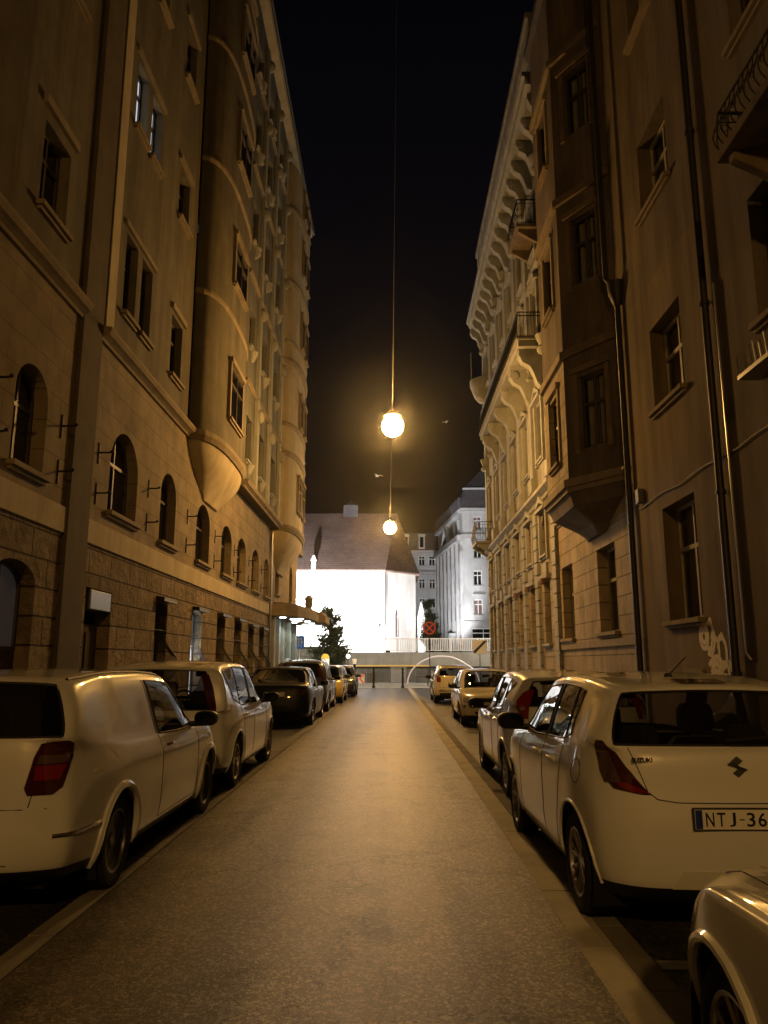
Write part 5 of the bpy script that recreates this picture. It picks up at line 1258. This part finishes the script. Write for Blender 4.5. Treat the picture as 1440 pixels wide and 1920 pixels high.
# ---- white tall hatch behind it
cm = dict(W=1.80, L=4.35, Ht=1.60, y_rw=.90, y_fw=3.55, R=.32, belt=(1.03, .95), zsh=.82, cowl=(3.42, 1.04), wtop=(2.60, 1.52), rtop=(.26, 1.50), rbot=(.12, 1.0),
    yB=2.05, yC=1.2, yQ=.78, qkick=.06, qtop=-.12, tail=[(.12, .24), (.03, .32), (0, .52), (.02, .78), (.07, .95)], nose=[(4.21, .2), (4.29, .28), (4.33, .5), (4.27, .72), (4.08, .86)],
    fender=.96, dpx=.93, dpy=.14, dpz=.0, dtx=.83, dty=.1, rgw=1.02, rshould=.3, corner_r=.2, paint='white_paint', quarter=8, spokes=5, sgt=.09, track=.97, seat_top=1.05,
    corner_lamps=[('tail_lamp', [(-.655, -.59, .95), (-.67, -.585, 1.05), (-.665, -.575, 1.25), (-.64, -.57, 1.42)], 'red_dark')],
    rear_seams=[[(-.68, .62), (.68, .62)], [(-.72, .95), (-.70, .63)], [(.72, .95), (.70, .63)]], plate=(0, .78, 0, ''), lip=.015)
car3, *_c = make_car(cm, 'parked_car', 'tall white family hatchback with upright tail lamps beside its rear window, second on the left', (-2.86, 9.4, 0), group='cars parked on the left side')

# ---- black saloon
bm3 = dict(W=1.80, L=4.5, Ht=1.47, y_rw=1.0, y_fw=3.78, R=.325, belt=(.96, .92), zsh=.78, cowl=(3.35, .98), wtop=(2.62, 1.40), rtop=(1.25, 1.42), rbot=(.62, 1.06),
    yB=2.1, yC=1.28, yQ=1.12, qtop=.25, dpx=.86, dpy=.12, dpz=-.03, dtx=.74, dty=.12, tail=[(.12, .24), (.04, .32), (0, .52), (.03, .80), (.10, 1.02)], nose=[(4.36, .2), (4.44, .28), (4.48, .5), (4.4, .66), (4.2, .78)],
    fender=.88, rgw=1.0, rshould=.2, corner_r=.2, paint='black_paint', spokes=5, track=.97, dark_rear=True, z0=.19,
    corner_lamps=[('tail_lamp', [(-.60, -.42, .78), (-.66, -.43, .84), (-.67, -.46, .92)], 'red_dark')], rear_seams=[[(-.62, .7), (.62, .7)]], plate=(0, .80, 0, ''), lip=.012)
car4, *_c = make_car(bm3, 'parked_car', 'black saloon car parked in the middle of the left row', (-2.88, 19.4, 0), group='cars parked on the left side')
# ---- silver-white hatch in front of the nearest one, right
fi = dict(W=1.72, L=3.95, Ht=1.48, y_rw=.72, y_fw=3.2, R=.30, belt=(1.07, .90), zsh=.80, cowl=(3.1, .98), wtop=(2.25, 1.42), rtop=(.34, 1.38), rbot=(.12, 1.07),
    yB=1.75, yC=1.0, yQ=.72, qkick=.08, qtop=-.05, tail=[(.12, .24), (.03, .32), (0, .55), (.03, .80), (.08, 1.02)], nose=[(3.8, .2), (3.88, .28), (3.93, .5), (3.86, .68), (3.66, .8)],
    fender=.92, dpx=.90, dpy=.2, dtx=.76, dty=.12, rgw=.98, rshould=.5, corner_r=.24, paint='silver_paint', quarter=8, spokes=8, track=.97,
    corner_lamps=[('tail_lamp', [(-.63, -.545, .93), (-.70, -.55, 1.0), (-.72, -.56, 1.12), (-.69, -.575, 1.21), (-.64, -.59, 1.25)], 'red_lamp'), ('tail_lamp_lens', [(-.66, -.60, 1.02), (-.665, -.60, 1.06)], 'clear_lamp', .013)],
    rear_seams=[[(-.60, .62), (.60, .62)], [(-.64, 1.05), (-.6, .63)], [(.64, 1.05), (.6, .63)]], rear_patches=[('reflector', [(-.62, -.45, .40), (-.62, -.45, .44)], 'red_dark', .006, True)], plate=(0, .5, 0, ''), lip=.015)
car5, *_c = make_car(fi, 'parked_car', 'silver hatchback with high red tail lamps, second car on the right', (2.2, 8.95, 0), group='cars parked on the right side')
# ---- cream hatch facing the camera
be = dict(W=1.64, L=3.85, Ht=1.42, y_rw=.72, y_fw=3.1, R=.285, belt=(.93, .88), zsh=.74, cowl=(2.92, .94), wtop=(2.3, 1.34), rtop=(.5, 1.34), rbot=(.16, 1.0),
    yB=1.7, yC=.95, yQ=.75, tail=[(.12, .24), (.03, .32), (0, .52), (.03, .76), (.08, .96)], nose=[(3.74, .2), (3.82, .28), (3.84, .48), (3.78, .62), (3.70, .74)],
    fender=.86, corner_f=.26, paint='beige_paint', quarter=False, spokes=0, z0=.2, black_pillars=False,
    front_corner_lamps=[('headlight', [(.0, .0, 0)], 'clear_lamp')] and [], front_patches=[('headlight', [(.42, .70, .585), (.41, .74, .61), (.42, .73, .70)], 'clear_lamp', .012, True), ('grille', [(-.36, .36, .60), (-.37, .37, .69)], 'black', .01, False), ('bumper_strip', [(-.74, .74, .47), (-.74, .74, .52)], 'black', .012, False), ('air_intake', [(-.45, .45, .3), (-.5, .5, .38)], 'black', .006, False)],
    hood_seams=[[(.62, 3.6), (.66, 3.1)]], plate=(0, .43, 0, '', True), lip=.02, mirror='black')
car6, *_c = make_car(be, 'parked_car', 'cream hatchback facing the camera on the right, bonnet lit yellow by the lamp', (2.56, 23.4, 0), rz=PI, group='cars parked on the right side')
# ---- grey hatch at the far right
fa = dict(fi); fa.update(W=1.66, L=4.0, Ht=1.5, paint='beige_paint', rgw=1.05, spokes=0, quarter=False, corner_lamps=[('tail_lamp', [(-.60, -.46, .82), (-.66, -.47, .90), (-.67, -.50, 1.02)], 'red_lamp')], rear_patches=[('bumper_strip', [(-.62, .62, .46), (-.62, .62, .54)], 'chrome', .01, False), ('bumper_insert', [(-.6, .6, .28), (-.6, .6, .42)], 'black', .008, False)], plate=(0, .76, 0, ''))
car7, *_c = make_car(fa, 'parked_car', 'fawn hatchback seen from behind, farthest car on the right beside the white arch', (2.5, 30.6, 0), group='cars parked on the right side', res=.7)
# ---- dark estate with roof rails, left
es = dict(cm); es.update(L=4.6, W=1.8, Ht=1.68, paint='dark_paint', y_fw=3.7, cowl=(3.5, 1.06), wtop=(2.75, 1.6), rtop=(.3, 1.58), rbot=(.12, 1.1), nose=[(4.46, .2), (4.54, .28), (4.58, .5), (4.5, .76), (4.3, .92)], dark_rear=True, plate=(0, .6, 0, ''))
car8, _a, _b, _f, ca8 = make_car(es, 'parked_car', 'dark tall estate car with roof rails, behind the black saloon on the left', (-2.9, 24.9, 0), group='cars parked on the left side', res=.7)
for s in (1, -1):
    w = MB(); w.tube([ca8((s*.6, .4, 3), (0, 0, -1), 0)]+[ca8((s*.6, y, 3), (0, 0, -1), .05) for y in (.5, 1.2, 1.9, 2.5)]+[ca8((s*.6, 2.6, 3), (0, 0, -1), 0)], .018, 8); w.build('roof_rail', M['chrome'], car8, smooth=True, world=False)
# ---- yellow taxi facing us
tx = dict(cm); tx.update(L=4.45, Ht=1.5, W=1.78, paint='yellow_paint', cowl=(3.4, .98), wtop=(2.6, 1.43), rtop=(.4, 1.43), nose=[(4.30, .2), (4.38, .28), (4.42, .5), (4.34, .68), (4.16, .82)], corner_lamps=[], hood_seams=[[(.6, 4.0), (.68, 3.5)]],
    front_patches=[('headlight', [(.48, .72, .62), (.46, .78, .66), (.5, .80, .76)], 'clear_lamp', .012, True), ('grille', [(-.4, .4, .58), (-.42, .42, .70)], 'black', .01, False), ('air_intake', [(-.5, .5, .28), (-.55, .55, .42)], 'black', .008, False)], plate=(0, .48, 0, '', True))
car9, _a, _b, _f, ca9 = make_car(tx, 'taxi', 'yellow taxi facing the camera with a lit dome on its roof', (-2.75, 34.6, 0), rz=PI, res=.7)
car9['category'] = 'taxi'
w = MB(); w.lathe([(.001, 0), (.16, 0), (.17, .22), (.001, .222)], (0, 1.9, 1.50), 'Z', 18); ts = w.build('roof_sign', mat('taxi_sign_white', (.8, .8, .7), .4, emit=(1, .93, .7), es=1.3), car9, smooth=True, world=False)
w = MB(); w.lathe([(.17, .0), (.165, .1), (.1, .19), (.001, .22)], (0, 1.9, 1.723), 'Z', 18); w.build('sign_cap', mat('taxi_sign_yellow', (.7, .55, .1), .4, emit=(.9, .65, .1), es=.7), ts, smooth=True, world=False)
dk = dict(be); dk.update(paint='dark_paint', W=1.7, Ht=1.46)
car10, *_c = make_car(dk, 'parked_car', 'dark car facing the camera, farthest in the left row', (-2.5, 40.2, 0), rz=PI, group='cars parked on the left side', res=.6)
# ---- white car right beside the camera (only its nose shows)
ne = dict(sw); ne.update(W=1.74, L=4.1, Ht=1.48, y_fw=3.22, paint='white_paint2', corner_lamps=[], rear_patches=[], rear_seams=[], corner_f=.42, nose=[(3.86, .2), (3.96, .28), (4.02, .48), (3.95, .64), (3.78, .76)], fender=.83, plate=None, mirror='white_paint2', cowl=(2.55, .97), wtop=(2.0, 1.42), yB=1.45, spokes=6, R=.30, gap=.05, lip=.022, track=.95,
    front_corner_lamps=[('headlight', [(3.14, 3.34, .64), (3.10, 3.34, .69), (3.06, 3.30, .75)], 'clear_lamp')], belt=(1.0, .9), hood_seams=[[(.6, 3.8), (.68, 3.2)]])
car11, *_c = make_car(ne, 'parked_car', 'white car cut off at the lower right, only front wing and headlight showing', (1.925, -.46, 0), group='cars parked on the right side')
# ------------------------------------------------------------------ street furniture and small things
ZL = 9.5
def street_lamp(x, y, label, power):
    t = thing('street_lamp', label, 'street lamp', (x, y, ZL), group='lamps hung over the middle of the street')
    w = MB(); w.lathe([(.001, .42), (.05, .42), (.07, .3), (.2, .24), (.28, .18), (.29, .15), (.001, .151)], (x, y, ZL+.14), 'Z', 24); w.build('lamp_housing', M['iron'], t, smooth=True)
    w = MB(); w.sphere((x, y, ZL-.06), .36, 28, 16, 1); w.build('lamp_globe', M['lamp_glow'], t, smooth=True)
    w = MB(); w.tube([(x, y, ZL+.5), (x, y, ZL+.62)], .02, 6); w.build('lamp_hanger', M['iron'], t)
    return t
bsdf(M['lamp_glow']).inputs['Emission Strength'].default_value = LAMP_P/(4*PI*PI*.36**2); bsdf(M['lamp_glow']).inputs['Emission Color'].default_value = (*AMBER, 1)
street_lamp(.07, 25, 'large amber street lamp, nearer of the two in the sky', LAMP_P)
street_lamp(-.05, 45, 'small far amber street lamp in front of the church roof', LAMP_P*.8)
street_lamp(.1, -11, 'amber street lamp over the road behind the camera', LAMP_P*.55)
M['cable'] = mat('matt_black_cable', (.004, .004, .004), 1, spec=0)
w = MB(); pts = []
for a, b_ in (((-.05, 45), (.07, 25)), ((.07, 25), (.1, -11))):
    for k in range(13): t = k/12; pts.append((a[0]+(b_[0]-a[0])*t, a[1]+(b_[1]-a[1])*t, ZL+.62-.5*4*t*(1-t)*((a[1]-b_[1])/36)**2))
w.tube(pts, .0055, 6); tag(w.build('power_cable', M['wire']), 'thin dark cable running along the street between the hanging lamps', 'cable')

def pole(mb, x, y, z0, z1, r=.03): mb.tube([(x, y, z0), (x, y, z1)], r, 8)
def disc_y(mb, x, y, z, r, y_t=.012, n=32):
    mb.lathe([(.001, -y_t), (r, -y_t), (r, y_t), (.001, y_t)], (x, y, z), 'Y', n)
SGN = {'red': mat('sign_red', (.85, .12, .06), .45), 'blue': mat('sign_blue', (.02, .04, .28), .45), 'white': mat('sign_white', (.72, .72, .7), .45), 'black': mat('sign_black', (.02, .02, .02), .5), 'back': mat('sign_back', (.35, .35, .36), .5, .5)}
# no stopping sign
t = thing('traffic_sign', 'round no stopping sign, blue with red rim and red cross, on a grey pole', 'sign', (2.18, 44, 0))
w = MB(); pole(w, 2.18, 44.03, 0, 3.9); w.build('sign_pole', M['metal_grey'], t)
w = MB(); disc_y(w, 2.18, 43.98, 3.5, .37); w.build('sign_disc', SGN['red'], t)
w = MB()
for k in range(4):
    a0 = PI/4+k*PI/2; pts = [(2.18+.05*math.cos(a0+PI/4)*1.2, 3.5+.05*math.sin(a0+PI/4)*1.2)]
    pts += [(2.18+.28*math.cos(a), 3.5+.28*math.sin(a)) for a in [a0+.16+(PI/2-.32)*j/10 for j in range(11)]]
    a = w.pts([(p[0], 43.964, p[1]) for p in pts]); b_ = w.pts([(p[0], 43.9665, p[1]) for p in pts]); w.fi(a); w.fi(b_[::-1])
    for q in range(len(pts)): w.fi([a[q], a[(q+1) % len(pts)], b_[(q+1) % len(pts)], b_[q]])
w.build('blue_field', SGN['blue'], t)
# end-of-zone sign
t = thing('traffic_sign', 'pale square sign with a black diagonal bar beside the right hand building corner', 'sign', (5.86, 51.5, 0))
w = MB(); pole(w, 5.86, 51.53, 0, 3.0); w.build('sign_pole', M['metal_grey'], t)
w = MB(); w.box(5.40, 6.32, 51.47, 51.5, 2.16, 3.05); w.build('sign_plate', SGN['white'], t, bevel=.01)
w = MB(); w.loft([[(5.44, 51.46, 2.2), (5.56, 51.46, 2.2), (6.28, 51.46, 2.92), (6.28, 51.46, 3.01), (6.16, 51.46, 3.01), (5.44, 51.46, 2.31)], [(5.44, 51.468, 2.2), (5.56, 51.468, 2.2), (6.28, 51.468, 2.92), (6.28, 51.468, 3.01), (6.16, 51.468, 3.01), (5.44, 51.468, 2.31)]]); w.build('diagonal_bar', SGN['black'], t)
# blue lane sign
t = thing('traffic_sign', 'blue square lane sign with white arrows beside the hotel canopy', 'sign', (-5.55, 47, 0))
w = MB(); pole(w, -5.51, 47.03, 0, 3.1); w.build('sign_pole', M['white_metal'], t)
w = MB(); w.box(-5.80, -5.22, 46.97, 47.0, 2.42, 3.18); w.build('sign_plate', mat('sign_blue_lit', (.03, .2, .9), .4), t, bevel=.008)  # blue brightened in the base colour, in place of light on the plate
w = MB()
for x0 in (-5.69, -5.56, -5.41):
    w.box(x0-.022, x0+.022, 46.955, 46.968, 2.5, 2.96)
    w.loft([[(x0-.05, 46.955, 2.962), (x0+.05, 46.955, 2.962), (x0, 46.955, 3.08)], [(x0-.05, 46.968, 2.962), (x0+.05, 46.968, 2.962), (x0, 46.968, 3.08)]])
w.loft([[(-5.385, yy, 2.72), (-5.28, yy, 2.82), (-5.28, yy, 2.87), (-5.385, yy, 2.77)] for yy in (46.955, 46.968)])
w.build('arrows', SGN['white'], t)
# chevron
t = thing('chevron_board', 'low red and white chevron board at the street end behind the post', 'sign', (-2.45, 58, 0))
w = MB(); pole(w, -2.9, 58.04, 0, 1.2, .02); pole(w, -2.1, 58.04, 0, 1.1, .02); w.build('sign_legs', M['metal_grey'], t)
w = MB(); w.box(-2.85, -1.95, 58, 58.03, .1, .75); w.build('sign_plate', SGN['white'], t)
w = MB()
for dx in (0, .45):
    x = -2.83+dx; w.loft([[(x, yy, .425), (x+.28, yy, .74), (x+.43, yy, .74), (x+.15, yy, .425), (x+.43, yy, .11), (x+.28, yy, .11)] for yy in (57.985, 57.998)])
w.build('red_chevron', SGN['red'], t)
# bollards
for (x, lab) in ((-1.09, 'black bollard at the street end, left one of the middle pair'), (.74, 'black bollard at the street end, right one of the middle pair')):
    w = MB(); w.lathe([(.001, 0), (.11, 0), (.11, .08), (.07, .14), (.06, .9), (.075, .92), (.075, .98), (.06, 1.0), (.06, 1.12), (.075, 1.16), (.05, 1.24), (.001, 1.26)], (x, 49.6, .02), 'Z', 16)
    tag(w.build('bollard', M['iron'], smooth=True), lab, 'bollard', 'bollards across the end of the street')
t = thing('post_lamp', 'dark post with a small pale lantern on top beside the farthest left car', 'lamp post', (-2.3, 49.4, 0))
w = MB(); w.lathe([(.001, 0), (.13, 0), (.13, .1), (.085, .18), (.085, 1.45), (.001, 1.46)], (-2.3, 49.4, .02), 'Z', 14); w.build('post', M['iron'], t, smooth=True)
w = MB(); w.lathe([(.001, 1.48), (.1, 1.48), (.14, 1.78), (.001, 1.8)], (-2.3, 49.4, .02), 'Z', 14); w.build('lantern', mat('lantern_pale', (.8, .75, .6), .4, emit=(1, .85, .55), es=.5), t)
w = MB(); w.sphere((-2.85, 52, 2.0), .13, 14, 8); gl_ = w.build('lamp_globe', mat('white_globe', (1, 1, 1), .4, emit=(1, .98, .9), es=7)); 
t = thing('globe_lamp', 'small bright white globe lamp on a thin pole over the farthest left car', 'lamp', (-2.85, 52, 0)); gl_.parent = t; gl_.location = (2.85, -52, 0); w = MB(); pole(w, -2.85, 52, 0, 1.88, .03); w.build('lamp_pole', M['iron'], t)
# long yellow barrier rail + fence behind
t = thing('barrier', 'long yellow lit horizontal barrier rail across the street end', 'barrier', (-.3, 53, 0))
w = MB(); w.box(-3.2, 2.6, 52.96, 53.04, 1.32, 1.42); w.build('barrier_rail', mat('barrier_yellow', (.95, .9, .55), .5), t, bevel=.01)
w = MB()
for x in (-3.1, 2.5): pole(w, x, 53, 0, 1.3, .04)
w.build('barrier_post', M['metal_grey'], t)
for (x0, x1, y, lab) in ((-1.9, -.1, 60.5, 'mesh site fence panel left of the centre at the street end'), (0.1, 1.9, 60.5, 'mesh site fence panel right of the centre at the street end')):
    w = MB()
    for z in (.12, 1.05): w.tube([(x0, y, z), (x1, y, z)], .02, 6)
    for x in (x0, x1): w.tube([(x, y, .02), (x, y, 1.06)], .022, 6)
    for k in range(1, 14): w.tube([(x0+(x1-x0)*k/14, y, .12), (x0+(x1-x0)*k/14, y, 1.05)], .007, 4)
    for k in range(1, 5): w.tube([(x0, y, .12+k*.19), (x1, y, .12+k*.19)], .006, 4)
    tag(w.build('site_fence', M['pipe_zinc']), lab, 'fence', 'site fence panels')
# low planters and boxes behind the fence
for (x, wd, h, mt, nm, lab) in ((-2.0, .9, .7, 'stucco_brown', 'planter', 'brown planter behind the fence near the chevron board'), (.0, 1.2, 1.15, 'concrete', 'concrete_block', 'tall pale concrete block behind the fence in the middle'), (2.0, 1.4, .5, 'concrete_dark', 'concrete_block', 'low dark concrete block right of the middle behind the fence'), (3.2, .8, .85, 'plaza', 'utility_box', 'pale utility box beyond the fawn hatchback')):
    w = MB(); w.box(x, x+wd, 62, 62.6, .02, h); w.box(x-.04, x+wd+.04, 61.96, 62.64, h+.001, h+.07); o = w.build(nm, M[mt], bevel=.02); tag(o, lab, nm.replace('_', ' '))
# white arch
w = MB(); A_ = [(1.17, .02), (1.22, .45), (1.45, 1.0), (1.9, 1.45), (2.5, 1.8), (3.3, 2.02), (4.1, 2.0), (4.8, 1.8), (5.4, 1.45), (5.9, 1.1), (6.2, .6), (6.3, .02)]
pp = herm([(a, 56, b_) for a, b_ in A_], [4]*11)
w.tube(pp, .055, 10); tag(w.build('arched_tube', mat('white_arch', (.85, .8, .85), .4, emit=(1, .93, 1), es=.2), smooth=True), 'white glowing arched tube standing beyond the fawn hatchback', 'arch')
w = MB(); w.lathe([(.001, 0), (.02, .0), (.03, .55), (.2, .65), (.03, 1.5), (.001, 1.55)], (5.95, 66, 2.36), 'Z', 12); tag(w.build('folded_parasol', mat('pink_cloth', (.5, .3, .26), .8)), 'folded pinkish parasol on the ramp above the square sign', 'parasol')
# tree
def make_tree(x, y, z0, h, r, label, seed=1, m=None):
    random.seed(seed); t = thing('street_tree', label, 'tree', (x, y, z0))
    w = MB(); w.tube([(x, y, z0), (x+.03, y, z0+h*.35), (x-.02, y, z0+h*.65), (x, y, z0+h)], .06, 8, rs=[.09, .07, .045, .012])
    tips = []
    for k in range(40):
        a = random.uniform(0, 2*PI); zz = z0+h*random.uniform(.16, .92); f = 1-(zz-z0)/h; L_ = r*(.35+.75*f)*random.uniform(.65, 1.1)
        p0 = Vector((x, y, zz)); p1 = p0+Vector((math.cos(a)*L_*.6, math.sin(a)*L_*.6, L_*.35)); p2 = p0+Vector((math.cos(a)*L_, math.sin(a)*L_, L_*.75))
        w.tube([p0, p1, p2], .02, 5, rs=[.022, .013, .004]); tips += [p0.lerp(p1, .6), p1, p1.lerp(p2, .5), p2]
    w.build('trunk', M['wood'], t, smooth=True)
    c = MB()
    for tp in tips:
        for k in range(44):
            q = tp+Vector((random.gauss(0, 1), random.gauss(0, 1), random.gauss(0, 1)))*r*.12
            n_ = Vector((random.gauss(0, 1), random.gauss(0, 1), random.gauss(0, 1))).normalized(); u = n_.orthogonal().normalized(); v = n_.cross(u); s_ = random.uniform(.07, .13)
            c.face([q-u*s_, q+v*s_*.5, q+u*s_, q-v*s_*.5])
    c.build('crown', m or M['leaf'], t)
M['leaf'] = noise_mat('dark_foliage', (.022, .035, .018), (.06, .085, .04), 3, .7, 0)
make_tree(-4.35, 55.5, .02, 5.4, 1.45, 'small dark conical street tree in front of the white church wall', 4)
make_tree(3.9, 78, 2.34, 5.6, 1.1, 'dark shrub-like tree behind the ramp railing next to the church apse', 9)
w = MB(); w.lathe([(.001, 0), (.55, 0), (.62, .5), (.56, .52), (.001, .45)], (-4.35, 55.5, .02), 'Z', 18); tag(w.build('tree_planter', M['concrete_dark'], smooth=True), 'round dark planter at the foot of the small conical tree', 'planter')
# gulls
def gull(x, y, z, s, ang, label):
    w = MB(); ca, sa = math.cos(ang), math.sin(ang)
    def R(px, py, pz): return (x+(px*ca-py*sa)*s, y+(px*sa+py*ca)*s, z+pz*s)
    w.loft([[R(a, .10*rr*math.cos(q), .10*rr*math.sin(q)) for q in [2*PI*j/8 for j in range(8)]] for a, rr in ((-.28, .05), (-.18, .6), (0, 1), (.16, .75), (.24, .6), (.32, .1))])
    for sg in (1, -1): w.loft([[R(-.1, sg*.05, .03), R(.1, sg*.05, .03), R(.1, sg*.05, .05), R(-.1, sg*.05, .05)], [R(-.1, sg*.35, .14), R(.06, sg*.35, .14), R(.06, sg*.35, .155), R(-.1, sg*.35, .155)], [R(-.2, sg*.72, .06), R(-.16, sg*.72, .06), R(-.16, sg*.72, .065), R(-.2, sg*.72, .065)]])
    tag(w.build('gull', mat('gull_white', (.7, .7, .72), .7) if 'gull_white' not in bpy.data.materials else bpy.data.materials['gull_white'], smooth=True), label, 'bird')
gull(-1.05, 60, 16.3, .75, 2.4, 'pale gull in the dark sky left of the small lamp cable')
gull(4.5, 60, 20.8, .5, .8, 'tiny pale bird in the dark sky right of the large lamp')

# ------------------------------------------------------------------ floodlights on the ramp lighting the church and the grey building
def flood(x, y, z, tx, ty, tz, power, label, size=55, col=(.96, .97, 1)):
    t = thing('floodlight', label, 'floodlight', (x, y, z), group='floodlights behind the ramp railing')
    d = (Vector((tx, ty, tz))-Vector((x, y, z))).normalized(); q = d.to_track_quat('-Z', 'Y')
    w = MB(); w.box(-.22, .22, -.16, .16, -.02, .16); w.box(-.03, .03, -.03, .03, .16, .3)
    me = w.build('lamp_housing', M['iron'], t, world=False); me.rotation_mode = 'QUATERNION'; me.rotation_quaternion = q
    ld = bpy.data.lights.new('floodlight_beam', 'SPOT'); ld.energy = power; ld.color = col; ld.spot_size = math.radians(size*2); ld.spot_blend = .6; ld.shadow_soft_size = .2
    lo = bpy.data.objects.new('floodlight_beam', ld); COL.objects.link(lo); lo.parent = t; lo.rotation_mode = 'QUATERNION'; lo.rotation_quaternion = q; lo.location = d*.08
    w = MB(); w.box(z*0-.05, .05, -.05, .05, -.4, -.2); w.build('lamp_foot', M['iron'], t, world=False)
for k, x in enumerate((-24, -18, -12, -7.5)):
    flood(x, 77.5, 2.8, x, 85, 6.2, FLOOD_P, 'floodlight at the foot of the church wall, %s from the left' % ('first', 'second', 'third', 'fourth')[k], 62)
flood(5.0, 93, 2.8, 8.6, 109, 14, FLOOD_P*.42, 'floodlight aimed at the flank of the grey mansard building', 32)
flood(5.5, 80, 2.8, 12, 100, 12, FLOOD_P*.10, 'floodlight aimed at the front of the grey mansard building', 45)
flood(-8.4, 66, 2.6, -7, 93, 16, FLOOD_P*2.0, 'floodlight at the ramp edge washing the left of the church roof', 34)
flood(-.3, 79, 2.7, 1.9, 87, 6.5, FLOOD_P*.16, 'weak floodlight on the ramp facing the church apse', 62)
# plaza lamps round both corners, on masts, outside the photo's view
for (x, lab, pw_) in ((-9.2, 'tall white plaza lamp round the hotel corner', 7000), (9.6, 'tall white plaza lamp round the right hand corner', 5500)):
    t = thing('plaza_lamp', lab, 'street lamp', (x, 56, 0), group='lamp standards lighting the plaza')
    w = MB(); w.tube([(x, 56, 0), (x, 56, 5), (x, 56, 9)], .1, 10, rs=[.11, .08, .05]); w.build('lamp_pole', M['iron'], t, smooth=True)
    w = MB(); w.lathe([(.001, .2), (.3, .16), (.34, .02), (.001, .021)], (x, 56, 9.1), 'Z', 18); w.build('lamp_housing', M['iron'], t, smooth=True)
    w = MB(); w.sphere((x, 56, 9.0), .16, 14, 8); w.build('lamp_globe', bpy.data.materials['white_globe'], t, smooth=True)
    ld = bpy.data.lights.new('plaza_lamp_light', 'POINT'); ld.energy = pw_; ld.color = (1, .93, .76); ld.shadow_soft_size = .16
    lo = bpy.data.objects.new('plaza_lamp_light', ld); COL.objects.link(lo); lo.parent = t; lo.location = (0, 0, 8.6)
# lights under the hotel canopy
for k, (x, y) in enumerate(((-4.8, 38.6), (-4.6, 41.5), (-4.4, 44.0))):
    ld = bpy.data.lights.new('canopy_spot', 'SPOT'); ld.energy = 90; ld.color = (.88, 1, .88); ld.spot_size = math.radians(150); ld.shadow_soft_size = .12
    lo = bpy.data.objects.new('canopy_spot', ld); COL.objects.link(lo); lo.parent = LB; lo.location = (x+5.65, y-20, 3.64)
# lit shop window spilling out
ld = bpy.data.lights.new('window_glow', 'AREA'); ld.energy = 25; ld.color = (.93, .97, 1); ld.size = .9; ld.size_y = 2.0; ld.shape = 'RECTANGLE'
lo = bpy.data.objects.new('window_glow', ld); COL.objects.link(lo); lo.parent = LB; lo.location = (-.25, 22.5-20, 1.9); lo.rotation_euler = (0, -PI/2, 0)
if HAZE > 0:
    b = MB(); b.box(-45, 45, -25, 160, -1.2, 34); h = b.build('haze', []); h['kind'] = 'stuff'
    m = bpy.data.materials.new('haze'); m.use_nodes = True; n = m.node_tree; n.nodes.clear(); o = n.nodes.new('ShaderNodeOutputMaterial'); v = n.nodes.new('ShaderNodeVolumePrincipled')
    v.inputs['Color'].default_value = (.9, .9, .9, 1); v.inputs['Density'].default_value = HAZE; v.inputs['Anisotropy'].default_value = .95; n.links.new(v.outputs[0], o.inputs['Volume']); h.data.materials.append(m)
